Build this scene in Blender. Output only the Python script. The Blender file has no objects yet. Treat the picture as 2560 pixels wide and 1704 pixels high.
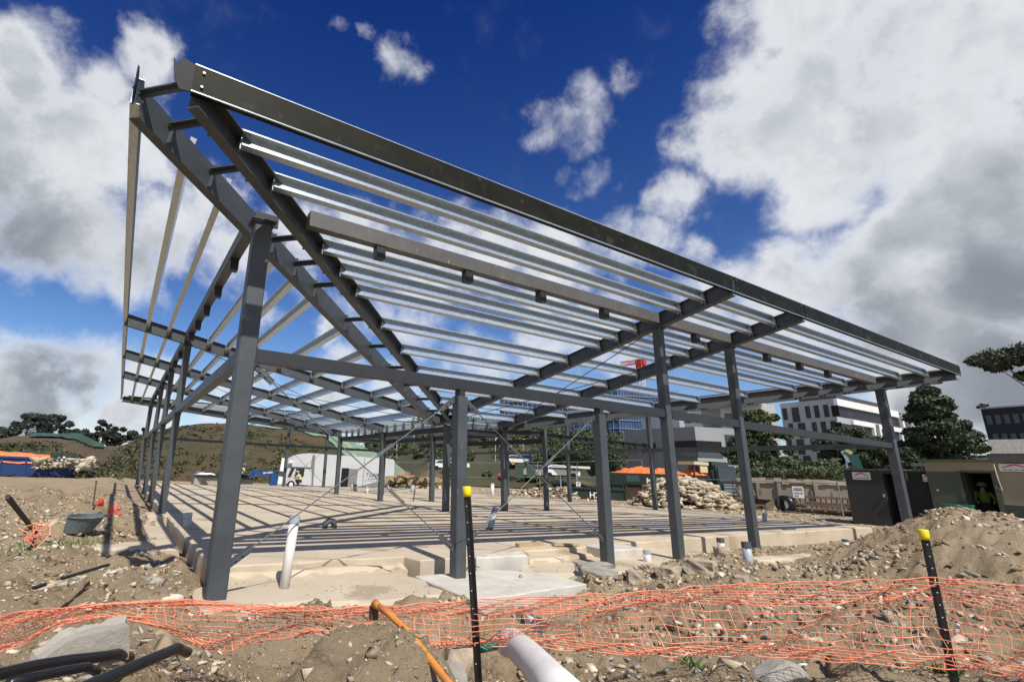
import bpy, math, random
import numpy as np
from mathutils import Matrix, Vector
random.seed(7); rng = np.random.default_rng(7)
C = bpy.context.scene.collection
SC = bpy.context.scene
# ------------------------------------------------------------------ camera
FPX, CX, CY = 1238.53, 1038.1, 843.1            # focal length and principal point on a 2560 x 1704 frame
YAW, PITCH, ROLL = .517, .263, .038
EYE = np.array([-1.195, -6.503, 1.326])
_cy, _sy, _cp, _sp = math.cos(YAW), math.sin(YAW), math.cos(PITCH), math.sin(PITCH)
FW = np.array([_sy*_cp, _cy*_cp, _sp]); _r = np.array([_cy, -_sy, 0.]); _u = np.cross(_r, FW)
RT = math.cos(ROLL)*_r + math.sin(ROLL)*_u; UP = -math.sin(ROLL)*_r + math.cos(ROLL)*_u
cd = bpy.data.cameras.new('camera'); cam = bpy.data.objects.new('camera', cd); C.objects.link(cam); SC.camera = cam
m = Matrix.Identity(4)
for i in range(3):
    m[i][0], m[i][1], m[i][2], m[i][3] = RT[i], UP[i], -FW[i], EYE[i]
cam.matrix_world = m
cd.sensor_width = 36; cd.sensor_fit = 'HORIZONTAL'; cd.lens = FPX/2560*36
cd.shift_x = (1280-CX)/2560; cd.shift_y = -(852-CY)/2560
cd.clip_start = .05; cd.clip_end = 3000
SC.view_settings.view_transform = 'Standard'; SC.view_settings.look = 'None'
SC.view_settings.exposure = 0.25; SC.view_settings.gamma = 1
SC.cycles.max_bounces = 6; SC.cycles.diffuse_bounces = 3; SC.cycles.glossy_bounces = 3; SC.cycles.transparent_max_bounces = 6
KD = 2560/2356
def dirv(x, y):
    return (x*KD-CX)/FPX*RT - (y*KD-CY)/FPX*UP + FW
def G(x, y, z=0.):                               # where the sight line meets height z
    d = dirv(x, y); return EYE + (z-EYE[2])/d[2]*d
def A(x, y, h):                                  # point at horizontal distance h
    d = dirv(x, y); return EYE + h/math.hypot(d[0], d[1])*d
def PL(x, y, p, q):                              # point on the upright plane through plan points p, q
    n = np.array([q[1]-p[1], p[0]-q[0], 0.]); d = dirv(x, y)
    t = n.dot(np.array([p[0], p[1], 0])-EYE)/n.dot(d); return EYE + t*d
# ------------------------------------------------------------------ sun and sky
SUNV = Vector((-.10, -.78, 1.0)).normalized()    # towards the sun
sl = bpy.data.lights.new('sun', 'SUN'); sl.energy = 4.5; sl.angle = math.radians(.53); sl.color = (1, .955, .88)
so = bpy.data.objects.new('sun', sl); C.objects.link(so); so.rotation_euler = SUNV.to_track_quat('Z', 'Y').to_euler(); so.location = (-5, -30, 40)
W = bpy.data.worlds.new('World'); SC.world = W; W.use_nodes = True
nt = W.node_tree; nt.nodes.clear()
def N(t, tree=None, **kw):
    n = (tree or nt).nodes.new(t)
    for k_, v_ in kw.items(): setattr(n, k_, v_)
    return n
def math_(op, a, b=None, c=None, clamp=False):
    n = N('ShaderNodeMath', operation=op, use_clamp=clamp)
    for i, v in enumerate((a, b, c)):
        if v is None: continue
        if isinstance(v, (int, float)): n.inputs[i].default_value = v
        else: nt.links.new(v, n.inputs[i])
    return n.outputs[0]
def mrange(v, a, b, c=0., d=1., interp='SMOOTHSTEP'):
    n = N('ShaderNodeMapRange', interpolation_type=interp); n.clamp = True
    nt.links.new(v, n.inputs[0])
    for i, q in zip((1, 2, 3, 4), (a, b, c, d)): n.inputs[i].default_value = q
    return n.outputs[0]
out = N('ShaderNodeOutputWorld'); bg = N('ShaderNodeBackground'); bg.inputs[1].default_value = .1
nt.links.new(bg.outputs[0], out.inputs[0])
sky = N('ShaderNodeTexSky', sky_type='NISHITA'); sky.sun_disc = False
sky.sun_elevation = math.asin(SUNV.z); sky.sun_rotation = math.atan2(SUNV.x, SUNV.y)
sky.altitude = 50; sky.air_density = 1.0; sky.dust_density = .25; sky.ozone_density = 3.0
tc = N('ShaderNodeTexCoord')
DIR = tc.outputs['Generated']
def noise(scale, detail, rough, vec, dist=0.):
    n = N('ShaderNodeTexNoise'); n.inputs['Scale'].default_value = scale; n.inputs['Detail'].default_value = detail
    n.inputs['Roughness'].default_value = rough; n.inputs['Distortion'].default_value = dist
    nt.links.new(vec, n.inputs['Vector']); return n
w1 = noise(5.5, 5, .6, DIR)
sub = N('ShaderNodeVectorMath', operation='SUBTRACT'); nt.links.new(w1.outputs['Color'], sub.inputs[0]); sub.inputs[1].default_value = (.5, .5, .5)
scl = N('ShaderNodeVectorMath', operation='SCALE'); nt.links.new(sub.outputs[0], scl.inputs[0]); scl.inputs['Scale'].default_value = .16
wadd = N('ShaderNodeVectorMath', operation='ADD'); nt.links.new(DIR, wadd.inputs[0]); nt.links.new(scl.outputs[0], wadd.inputs[1])
WDIR = wadd.outputs[0]
# cloud banks: (x, y, radius, weight) on the frame, turned into directions
BANKS = [(60,130,150,1),(-60,330,260,1.05),(170,330,200,1.05),(120,520,200,1.05),(340,150,95,.95),(255,210,110,.95),(330,330,130,.95),(380,520,130,.9),(300,600,120,.9),
 (480,470,130,.85),(560,600,120,.75),(700,560,140,.8),(850,560,150,.85),(940,640,130,.8),(1010,560,120,.8),(1120,600,140,.85),(1270,610,150,.85),(840,720,110,.62),(960,760,110,.68),(735,755,45,.8),(600,730,60,.62),
 (330,890,120,.75),(120,850,130,.72),(60,960,160,.8),(300,980,150,.78),(560,900,110,.75),(760,900,140,.72),(900,930,140,.72),
 (765,78,40,.46),(826,92,40,.46),(908,158,80,.50),(928,90,48,.40),(1315,295,118,.56),(1240,330,66,.46),(1445,200,52,.40),(1390,400,80,.54),(1330,430,80,.52),(1240,248,56,.38),
 (1860,60,190,1),(1800,240,220,1.05),(2050,200,280,1.1),(2250,150,280,1.1),(1650,320,120,.9),(1545,470,85,.72),(1460,560,105,.8),(1640,690,100,.75),(1590,600,60,.5),(1920,380,170,1.0),
 (-20,880,150,.85),(210,860,140,.75),(2200,430,260,1.1),(2350,620,300,1.1),(2030,590,180,1.05),(1850,640,130,.9),(1800,720,170,.95),(2100,760,220,1.05),(1600,760,130,.75),(1400,760,130,.72),(1250,800,120,.68),(2250,900,220,1.05),(1100,830,120,.68)]
acc = None
for (x, y, r, wt) in BANKS:
    d = dirv(x, y); L = np.linalg.norm(d); c = d/L
    ra = r*KD/FPX/L
    dn = N('ShaderNodeVectorMath', operation='DISTANCE'); nt.links.new(WDIR, dn.inputs[0]); dn.inputs[1].default_value = tuple(c)
    v = mrange(dn.outputs['Value'], ra*1.22, ra*.2, 0, wt*1.08)
    if acc is None: acc = v
    else:
        n = N('ShaderNodeMath', operation='SMOOTH_MAX'); nt.links.new(acc, n.inputs[0]); nt.links.new(v, n.inputs[1]); n.inputs[2].default_value = .15; acc = n.outputs[0]
# behind the camera and overhead: scattered cloud
sep = N('ShaderNodeSeparateXYZ'); nt.links.new(DIR, sep.inputs[0])
fb = noise(6.5, 8, .60, DIR, .35); fb2 = noise(19, 7, .62, DIR, .2); fb3 = noise(2.6, 4, .5, DIR)
vd = N('ShaderNodeVectorMath', operation='DOT_PRODUCT'); nt.links.new(DIR, vd.inputs[0]); vd.inputs[1].default_value = tuple(FW)
back = math_('MULTIPLY', mrange(vd.outputs['Value'], .35, .1), mrange(fb3.outputs['Fac'], .46, .6, 0, .9))
acc = math_('MAXIMUM', acc, back)
n1 = math_('MULTIPLY', math_('SUBTRACT', fb.outputs['Fac'], .5), 1.5)
n2 = math_('MULTIPLY', math_('SUBTRACT', fb2.outputs['Fac'], .5), .95)
gate = mrange(acc, .02, .34, .12, 1.)
dens0 = math_('ADD', acc, math_('MULTIPLY', math_('ADD', n1, n2), gate))
dens = mrange(dens0, .14, 1.08)
# shade: thick parts greyer, lit rims white; the undersides of the banks are grey
under = mrange(sep.outputs['Z'], .62, .08, 0, 1, 'LINEAR')
core = mrange(dens0, .72, 1.45)
sh1 = noise(4.2, 3, .5, WDIR)
shade = math_('MULTIPLY', core, mrange(sh1.outputs['Fac'], .38, .66, .25, 1.0))
shade = math_('MULTIPLY', shade, mrange(under, 0, 1, .5, 1.0, 'LINEAR'), clamp=True)
cr = N('ShaderNodeValToRGB'); nt.links.new(shade, cr.inputs[0])
e = cr.color_ramp.elements
e[0].position = 0; e[0].color = (6.9, 7.05, 7.3, 1)
e[1].position = 1; e[1].color = (2.3, 2.55, 2.95, 1)
q = e.new(.35); q.color = (4.9, 5.2, 5.6, 1)
# heavy grey undersides: (x, y, radius, strength)
GREY = [(60,580,220,.75),(210,470,150,.45),(-40,420,180,.45),(330,560,110,.5),(2260,880,230,1.),(2340,700,230,.9),(2080,760,190,.75),(1980,660,120,.5),(2330,420,190,.55),(1960,830,140,.6),(2200,560,150,.45),(1750,800,150,.45),(1500,780,150,.35),(1980,330,150,.3),(120,880,190,.85),(40,960,150,.8),(120,980,150,.6),(320,960,120,.5),(1050,640,110,.35),(700,940,180,.35),(2120,960,160,.9)]
gac = None
for (x, y, r, wt) in GREY:
    d = dirv(x, y); L = np.linalg.norm(d); c = d/L; ra = r*KD/FPX/L
    dn = N('ShaderNodeVectorMath', operation='DISTANCE'); nt.links.new(WDIR, dn.inputs[0]); dn.inputs[1].default_value = tuple(c)
    v = mrange(dn.outputs['Value'], ra*1.25, 0, 0, wt)
    gac = v if gac is None else math_('MAXIMUM', gac, v)
gn = math_('ADD', gac, math_('MULTIPLY', math_('SUBTRACT', sh1.outputs['Fac'], .5), 1.1))
gn = math_('MULTIPLY', mrange(gn, .12, .95), mrange(dens0, .45, 1.1))
gm = N('ShaderNodeMix', data_type='RGBA'); nt.links.new(gn, gm.inputs[0]); nt.links.new(cr.outputs[0], gm.inputs[6]); gm.inputs[7].default_value = (2.15, 2.4, 2.8, 1)
CLOUDC = gm.outputs[2]
# clear sky: the physical sky deepened as through a polarising filter
hs = N('ShaderNodeHueSaturation'); nt.links.new(sky.outputs[0], hs.inputs['Color']); hs.inputs['Saturation'].default_value = 1.22; hs.inputs['Value'].default_value = 1.0
hs.inputs['Hue'].default_value = .512
tint = N('ShaderNodeMix', data_type='RGBA', blend_type='MULTIPLY'); tint.inputs[0].default_value = 1
nt.links.new(hs.outputs[0], tint.inputs[6])
tr = N('ShaderNodeValToRGB'); nt.links.new(sep.outputs['Z'], tr.inputs[0])
te = tr.color_ramp.elements
te[0].position = .0; te[0].color = (.95, .93, .98, 1); te[1].position = .75; te[1].color = (.17, .36, .70, 1)
q = te.new(.2); q.color = (.92, .97, 1.0, 1)
nt.links.new(tr.outputs[0], tint.inputs[7])
mx = N('ShaderNodeMix', data_type='RGBA'); nt.links.new(dens, mx.inputs[0]); nt.links.new(tint.outputs[2], mx.inputs[6]); nt.links.new(CLOUDC, mx.inputs[7])
nt.links.new(mx.outputs[2], bg.inputs[0])
W.cycles.sampling_method = 'MANUAL'; W.cycles.sample_map_resolution = 512

# ------------------------------------------------------------------ materials
MT = {}
def mat(name, c1, c2=None, rough=.7, metal=0., scale=6., bump=0., bscale=40., detail=4., spots=None, spec=.5, coat=0.):
    if name in MT: return MT[name]
    mt = bpy.data.materials.new(name); mt.use_nodes = True; t = mt.node_tree; p = t.nodes['Principled BSDF']
    p.inputs['Roughness'].default_value = rough; p.inputs['Metallic'].default_value = metal
    p.inputs['Specular IOR Level'].default_value = spec; p.inputs['Coat Weight'].default_value = coat
    co = t.nodes.new('ShaderNodeTexCoord')
    no = t.nodes.new('ShaderNodeTexNoise'); no.inputs['Scale'].default_value = scale; no.inputs['Detail'].default_value = detail; no.inputs['Roughness'].default_value = .62
    t.links.new(co.outputs['Object'], no.inputs['Vector'])
    r = t.nodes.new('ShaderNodeValToRGB'); t.links.new(no.outputs['Fac'], r.inputs[0])
    c2 = c2 or tuple(v*.72 for v in c1)
    r.color_ramp.elements[0].position = .34; r.color_ramp.elements[0].color = (*c2, 1)
    r.color_ramp.elements[1].position = .66; r.color_ramp.elements[1].color = (*c1, 1)
    col = r.outputs[0]
    if spots:                                    # (colour, scale, threshold)
        n3 = t.nodes.new('ShaderNodeTexNoise'); n3.inputs['Scale'].default_value = spots[1]; n3.inputs['Detail'].default_value = 5
        t.links.new(co.outputs['Object'], n3.inputs['Vector'])
        mr = t.nodes.new('ShaderNodeMapRange'); t.links.new(n3.outputs['Fac'], mr.inputs[0]); mr.inputs[1].default_value = spots[2]; mr.inputs[2].default_value = spots[2]+.06
        mi = t.nodes.new('ShaderNodeMix'); mi.data_type = 'RGBA'; t.links.new(mr.outputs[0], mi.inputs[0]); t.links.new(col, mi.inputs[6]); mi.inputs[7].default_value = (*spots[0], 1)
        col = mi.outputs[2]
    t.links.new(col, p.inputs['Base Color'])
    if bump:
        n2 = t.nodes.new('ShaderNodeTexNoise'); n2.inputs['Scale'].default_value = bscale; n2.inputs['Detail'].default_value = 6; n2.inputs['Roughness'].default_value = .65
        t.links.new(co.outputs['Object'], n2.inputs['Vector'])
        b = t.nodes.new('ShaderNodeBump'); b.inputs['Strength'].default_value = bump; b.inputs['Distance'].default_value = .02
        t.links.new(n2.outputs['Fac'], b.inputs['Height']); t.links.new(b.outputs[0], p.inputs['Normal'])
    MT[name] = mt; return mt
STEEL = mat('painted_steel', (.066,.076,.083), (.050,.058,.064), rough=.5, scale=3, bump=.08, bscale=120, spots=((.10,.105,.11), 5, .66))
STEELD = mat('painted_steel_dark', (.026,.029,.034), (.019,.022,.026), rough=.5, scale=3, bump=.06, bscale=120)
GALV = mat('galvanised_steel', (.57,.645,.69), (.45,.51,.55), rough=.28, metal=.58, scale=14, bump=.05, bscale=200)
GALVD = mat('reflection_dark_galvanised', (.017,.0175,.0095), (.009,.0095,.0065), rough=.55, metal=0., scale=2.5, spots=((.035,.035,.022), 4, .62), spec=.12)  # galvanised fascia with its dark mirror reflection put into the base colour
BEAMG = mat('grey_primed_steel', (.115,.115,.112), (.088,.088,.086), rough=.55, scale=4, spots=((.24,.235,.22), 11, .67))
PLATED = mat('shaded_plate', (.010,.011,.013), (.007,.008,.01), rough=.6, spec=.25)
BOLT = mat('bolt_steel', (.24,.25,.26), rough=.4, metal=.7)
ROD = mat('brace_steel', (.16,.165,.17), (.10,.105,.11), rough=.6, metal=.1, spec=.3)
CONC = mat('slab_concrete', (.54,.455,.335), (.45,.37,.265), rough=.9, scale=.9, detail=8, bump=.25, bscale=30, spots=((.36,.285,.195), .8, .58))
CONCW = mat('fresh_concrete', (.58,.55,.48), (.45,.42,.36), rough=.9, scale=2.5, detail=8, bump=.3, bscale=30, spots=((.42,.36,.27), 3, .66))
CONCG = mat('grey_concrete', (.36,.33,.28), (.25,.225,.185), rough=.92, scale=2.2, detail=8, bump=.6, bscale=22, spots=((.46,.43,.37), 6, .62))
BLOCKST = mat('broken_masonry', (.47,.39,.28), (.29,.23,.165), rough=.95, scale=3.5, detail=8, bump=.9, bscale=18)
PVC = mat('grey_pvc', (.42,.45,.47), (.34,.37,.39), rough=.45, scale=5)
PVCW = mat('white_pvc', (.74,.72,.68), (.62,.59,.54), rough=.5, scale=4, spots=((.36,.28,.2), 6, .66))
PVCD = mat('pipe_cap', (.09,.1,.11), rough=.5)
BLACK = mat('black_plastic', (.014,.014,.016), (.01,.01,.011), rough=.32)
BLACKP = mat('black_picket_paint', (.012,.012,.012), (.009,.009,.009), rough=.45)
YEL = mat('yellow_cap', (.85,.65,.015), (.78,.57,.012), rough=.45)
ORANGE = mat('orange_conduit', (.74,.28,.055), (.62,.22,.045), rough=.5, scale=5)
NETM = mat('orange_mesh', (.93,.37,.23), (.80,.21,.105), rough=.5, scale=3)
RUST = mat('rusty_iron', (.09,.055,.035), (.05,.03,.022), rough=.85, scale=20)
TIMB = mat('sawn_timber', (.47,.34,.19), (.36,.25,.14), rough=.8, scale=8)
RED = mat('red_plastic', (.70,.055,.03), rough=.5)
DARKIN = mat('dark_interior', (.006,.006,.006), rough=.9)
WHITE = mat('white_paint', (.78,.79,.79), (.70,.71,.71), rough=.45, scale=2)
GLASS = mat('dark_glass', (.02,.024,.03), (.012,.014,.018), rough=.12, scale=.5, spec=.8)

# ------------------------------------------------------------------ mesh builder
class MB:
    def __init__(s): s.v = []; s.f = []; s.mi = []; s.cur = 0
    def add(s, vs, fs):
        o = len(s.v); s.v += [tuple(map(float, p)) for p in vs]
        s.f += [tuple(i+o for i in f) for f in fs]; s.mi += [s.cur]*len(fs); return s
    def hexa(s, p):                               # 4 bottom, 4 top
        return s.add(p, [(3,2,1,0),(4,5,6,7),(0,1,5,4),(1,2,6,5),(2,3,7,6),(3,0,4,7)])
    def box(s, x0, x1, y0, y1, z0, z1):
        return s.hexa([(x0,y0,z0),(x1,y0,z0),(x1,y1,z0),(x0,y1,z0),(x0,y0,z1),(x1,y0,z1),(x1,y1,z1),(x0,y1,z1)])
    def prism(s, prof, p0, p1, ax, bx):           # profile polygon (a, b) swept p0 -> p1
        p0, p1, ax, bx = map(lambda q: np.array(q, float), (p0, p1, ax, bx)); n = len(prof)
        vs = [p0+a*ax+b*bx for a, b in prof]+[p1+a*ax+b*bx for a, b in prof]
        fs = [(i, (i+1) % n, n+(i+1) % n, n+i) for i in range(n)]+[tuple(range(n-1, -1, -1)), tuple(range(n, 2*n))]
        return s.add(vs, fs)
    def beam(s, p0, p1, w, h, up=(0,0,1)):        # solid bar, w sideways, h along up
        p0 = np.array(p0, float); p1 = np.array(p1, float); d = p1-p0; d /= np.linalg.norm(d)
        sd = np.cross(d, up); sd /= np.linalg.norm(sd); u = np.cross(sd, d)
        return s.prism([(-w/2,-h/2),(w/2,-h/2),(w/2,h/2),(-w/2,h/2)], p0, p1, sd, u)
    def ibeam(s, p0, p1, w, h, tf=.014, tw=.01, up=(0,0,1)):
        p0 = np.array(p0, float); p1 = np.array(p1, float); d = p1-p0; d /= np.linalg.norm(d)
        sd = np.cross(d, up); sd /= np.linalg.norm(sd); u = np.cross(sd, d); a, b, c = w/2, h/2, tw/2
        return s.prism([(-a,-b),(a,-b),(a,-b+tf),(c,-b+tf),(c,b-tf),(a,b-tf),(a,b),(-a,b),(-a,b-tf),(-c,b-tf),(-c,-b+tf),(-a,-b+tf)], p0, p1, sd, u)
    def tube(s, pts, r, n=8, cap=True, r2=None):
        pts = [np.array(p, float) for p in pts]; k = len(pts); vs = []
        ref = np.array((.31,.17,.93))
        for i, p in enumerate(pts):
            d = pts[min(i+1, k-1)]-pts[max(i-1, 0)]; d /= np.linalg.norm(d)
            a = np.cross(d, ref)
            if np.linalg.norm(a) < .1: a = np.cross(d, (1,0,0))
            a /= np.linalg.norm(a); b = np.cross(d, a)
            rr = r if r2 is None else r+(r2-r)*i/(k-1)
            if isinstance(r, (list, tuple)): rr = r[i]
            vs += [p+rr*(math.cos(2*math.pi*j/n)*a+math.sin(2*math.pi*j/n)*b) for j in range(n)]
        fs = [(i*n+j, i*n+(j+1) % n, (i+1)*n+(j+1) % n, (i+1)*n+j) for i in range(k-1) for j in range(n)]
        if cap: fs += [tuple(range(n-1, -1, -1)), tuple(range((k-1)*n, k*n))]
        return s.add(vs, fs)
    def ring(s, p0, p1, ro, ri, n=16):            # hollow pipe
        p0 = np.array(p0, float); p1 = np.array(p1, float); d = p1-p0; d /= np.linalg.norm(d)
        a = np.cross(d, (.31,.17,.93)); a /= np.linalg.norm(a); b = np.cross(d, a); vs = []
        for p, r in ((p0, ro), (p1, ro), (p1, ri), (p0, ri)):
            vs += [p+r*(math.cos(2*math.pi*j/n)*a+math.sin(2*math.pi*j/n)*b) for j in range(n)]
        return s.add(vs, [(q*n+j, q*n+(j+1) % n, ((q+1) % 4)*n+(j+1) % n, ((q+1) % 4)*n+j) for q in range(4) for j in range(n)])
    def build(s, name, mats, parent=None, smooth=False, loc=None):
        me = bpy.data.meshes.new(name); me.from_pydata(s.v, [], s.f)
        for q in (mats if isinstance(mats, (list, tuple)) else [mats]): me.materials.append(q)
        if max(s.mi, default=0) > 0: me.polygons.foreach_set('material_index', s.mi)
        if smooth: me.polygons.foreach_set('use_smooth', [True]*len(me.polygons))
        me.update()
        o = bpy.data.objects.new(name, me); C.objects.link(o)
        if parent is not None: o.parent = parent; o.matrix_parent_inverse = Matrix.Translation(-parent.location) if parent.rotation_euler[2] == 0 else parent.matrix_basis.inverted()
        return o
def tag(o, label, cat, group=None, kind=None):
    o['label'] = label; o['category'] = cat
    if group: o['group'] = group
    if kind: o['kind'] = kind
    return o
def thing(name, label, cat, loc=(0,0,0), group=None):
    o = bpy.data.objects.new(name, None); C.objects.link(o); o.location = tuple(map(float, loc)); return tag(o, label, cat, group)
def structure(o): o['kind'] = 'structure'; return o
def text_mesh(txt, size, mt, name, origin, ax, up, parent=None, ext=.004, shear=0., bold=0.):
    cu = bpy.data.curves.new(name, 'FONT'); cu.body = txt; cu.size = size; cu.extrude = ext; cu.shear = shear; cu.offset = bold
    to = bpy.data.objects.new(name, cu); C.objects.link(to)
    dg = bpy.context.evaluated_depsgraph_get(); me = bpy.data.meshes.new_from_object(to.evaluated_get(dg)); bpy.data.objects.remove(to)
    me.materials.clear(); me.materials.append(mt)
    o = bpy.data.objects.new(name, me); C.objects.link(o)
    ax = Vector(ax).normalized(); up = Vector(up).normalized(); nn = ax.cross(up)
    mm = Matrix.Identity(4)
    for i in range(3): mm[i][0], mm[i][1], mm[i][2], mm[i][3] = ax[i], up[i], nn[i], origin[i]
    me.transform(mm)
    if parent is not None: o.parent = parent; o.matrix_parent_inverse = Matrix.Translation(-parent.location)
    return o
# ------------------------------------------------------------------ value noise (numpy)
_tab = rng.random((256, 256))
def vnoise(x, y):
    xi = np.floor(x).astype(int); yi = np.floor(y).astype(int); fx = x-xi; fy = y-yi
    fx = fx*fx*(3-2*fx); fy = fy*fy*(3-2*fy); g = lambda a, b: _tab[a & 255, b & 255]
    return (g(xi,yi)*(1-fx)+g(xi+1,yi)*fx)*(1-fy)+(g(xi,yi+1)*(1-fx)+g(xi+1,yi+1)*fx)*fy-.5
def fbm(x, y, f, o=4, g=.5):
    t = 0; a = 1
    for i in range(o): t = t+a*vnoise(x*f+17.3*i, y*f+9.1*i); f *= 2.03; a *= g
    return t
def sst(a, b, x):
    t = np.clip((x-a)/(b-a), 0, 1); return t*t*(3-2*t)
# ------------------------------------------------------------------ the ground
XL, YL = 20.57, 28.07                            # outer wall lines of the steel frame
def H(x, y):
    x = np.asarray(x, float); y = np.asarray(y, float)
    h = np.full(np.broadcast(x, y).shape, -.16) + 0*x
    r = np.hypot(x-EYE[0], y-EYE[1])
    # left bank of spoil
    bank = sst(-.55, -1.9, x)*(.16+.42*sst(2, 9, y)*sst(16, 11, y)) * sst(-3.2, -1.2, y)
    h = h+bank
    h = h+.35*np.exp(-((x+.9)/.5)**2-((y-10.)/2.2)**2)
    h = h+sst(-1.6,-.6,y)*sst(2.4,.6,y)*sst(.3,-.5,x)*.16         # rocky apron beside the corner column
    h = h-.22*np.exp(-((x+2.6)/.8)**2-((y-3.3)/.7)**2)
    # lower strip and trench in front of the footing
    low = sst(-1.0,-1.35,y)*sst(-3.6,-2.9,y)*sst(5.6,4.6,x)*sst(-.8,.4,x)
    h = h-.26*low
    h = h-.34*np.exp(-((x-2.15-.55*(y+2.7))/.5)**2)*sst(-4.6,-3.8,y)*sst(-1.3,-2.0,y)
    # gravel pile before the net
    h = h+.66*np.exp(-(np.abs((x-.05)/.72))**2.4-(np.abs((y+3.85)/.55))**2.2)
    h = h+.16*np.exp(-((x+1.1)/.45)**2-((y+2.62)/.28)**2)
    # right spoil heap
    a = (x-12.4)*.30-(y+3.1)*.95; b = (x-12.4)*.95+(y+3.1)*.30
    h = h+1.04*np.exp(-(np.abs(a/np.where(a < 0, 1.3, 2.3)))**1.8-(np.abs(b/np.where(b < 0, 2.3, 1.7)))**2)
    h = h+.25*np.exp(-((x-10.2)/1.6)**2-((y+4.6)/1.2)**2)
    h = h+.30*np.exp(-((x-8.1)/.9)**2-((y+1.05)/.55)**2)+.12*sst(3,7,x)*sst(-1.2,-2.4,y)*sst(-6.5,-5,y)
    h = h+.05*sst(4.3,5.6,x)*sst(9,7,x)*sst(-2.9,-1.9,y)*sst(-1.2,-1.9,y)
    # rough ground, smoother inside the yard and far away
    near = sst(30, 12, r)
    rough = (fbm(x, y, 1.1, 3)*.16+fbm(x+5, y-3, 4.2, 4)*.125+fbm(x-8, y+2, 11, 4, .62)*.052)
    inside = sst(-.25,.25,x)*sst(XL+1.5,XL+.5,x)*sst(.2,.9,y)*sst(YL+1,YL,y)
    h = h+rough*(.18+.82*near)*(1-inside)
    for (xa,xb,ya,yb) in ((-.25,2.9,-.84,1.1),(2.78,5.02,-1.18,1.1),(4.85,10.3,-.62,1.2)):
        ins = sst(xa-.05,xa+.10,x)*sst(xb+.05,xb-.10,x)*sst(ya-.0,ya+.16,y)*sst(yb+.05,yb-.1,y)
        h = h*(1-ins)-.45*ins
    h = np.where(inside > 0, h*(1-inside)-.36*inside, h)
    h = h-.38*sst(29.4,32.5,y)*sst(-2,1.5,x)
    h = h+.5*sst(60, 200, r)*fbm(x, y, .01, 3)
    return h
def axis(segs):
    o = [segs[0][0]]
    for a, b, st in segs:
        n = max(1, int(round((b-a)/st))); o += list(a+(b-a)*np.arange(1, n+1)/n)
    return np.array(o)
gx = axis([(-1500,-300,200),(-300,-60,20),(-60,-12,3),(-12,-4,.22),(-4,-2.4,.06),(-2.4,5.4,.03),(5.4,9.5,.05),(9.5,20,.13),(20,48,.55),(48,120,4),(120,400,30),(400,1500,220)])
gy = axis([(-400,-60,60),(-60,-9,5),(-9,-6,.25),(-6,-.3,.03),(-.3,2.2,.05),(2.2,9,.11),(9,20,.2),(20,34,.7),(34,70,2.5),(70,300,20),(300,1600,220)])
GX, GY = np.meshgrid(gx, gy); GZ = H(GX, GY); ny, nx = GX.shape
me = bpy.data.meshes.new('ground'); me.vertices.add(nx*ny)
me.vertices.foreach_set('co', np.stack([GX, GY, GZ], -1).astype(np.float32).ravel())
ii = (np.arange(ny-1)[:, None]*nx+np.arange(nx-1)[None]).ravel(); q = np.stack([ii, ii+1, ii+nx+1, ii+nx], 1).astype(np.int32)
me.loops.add(q.size); me.loops.foreach_set('vertex_index', q.ravel()); me.polygons.add(len(q))
me.polygons.foreach_set('loop_start', np.arange(0, q.size, 4, dtype=np.int32)); me.polygons.foreach_set('loop_total', np.full(len(q), 4, np.int32))
me.polygons.foreach_set('use_smooth', [True]*len(q)); me.update(calc_edges=True)
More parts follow.
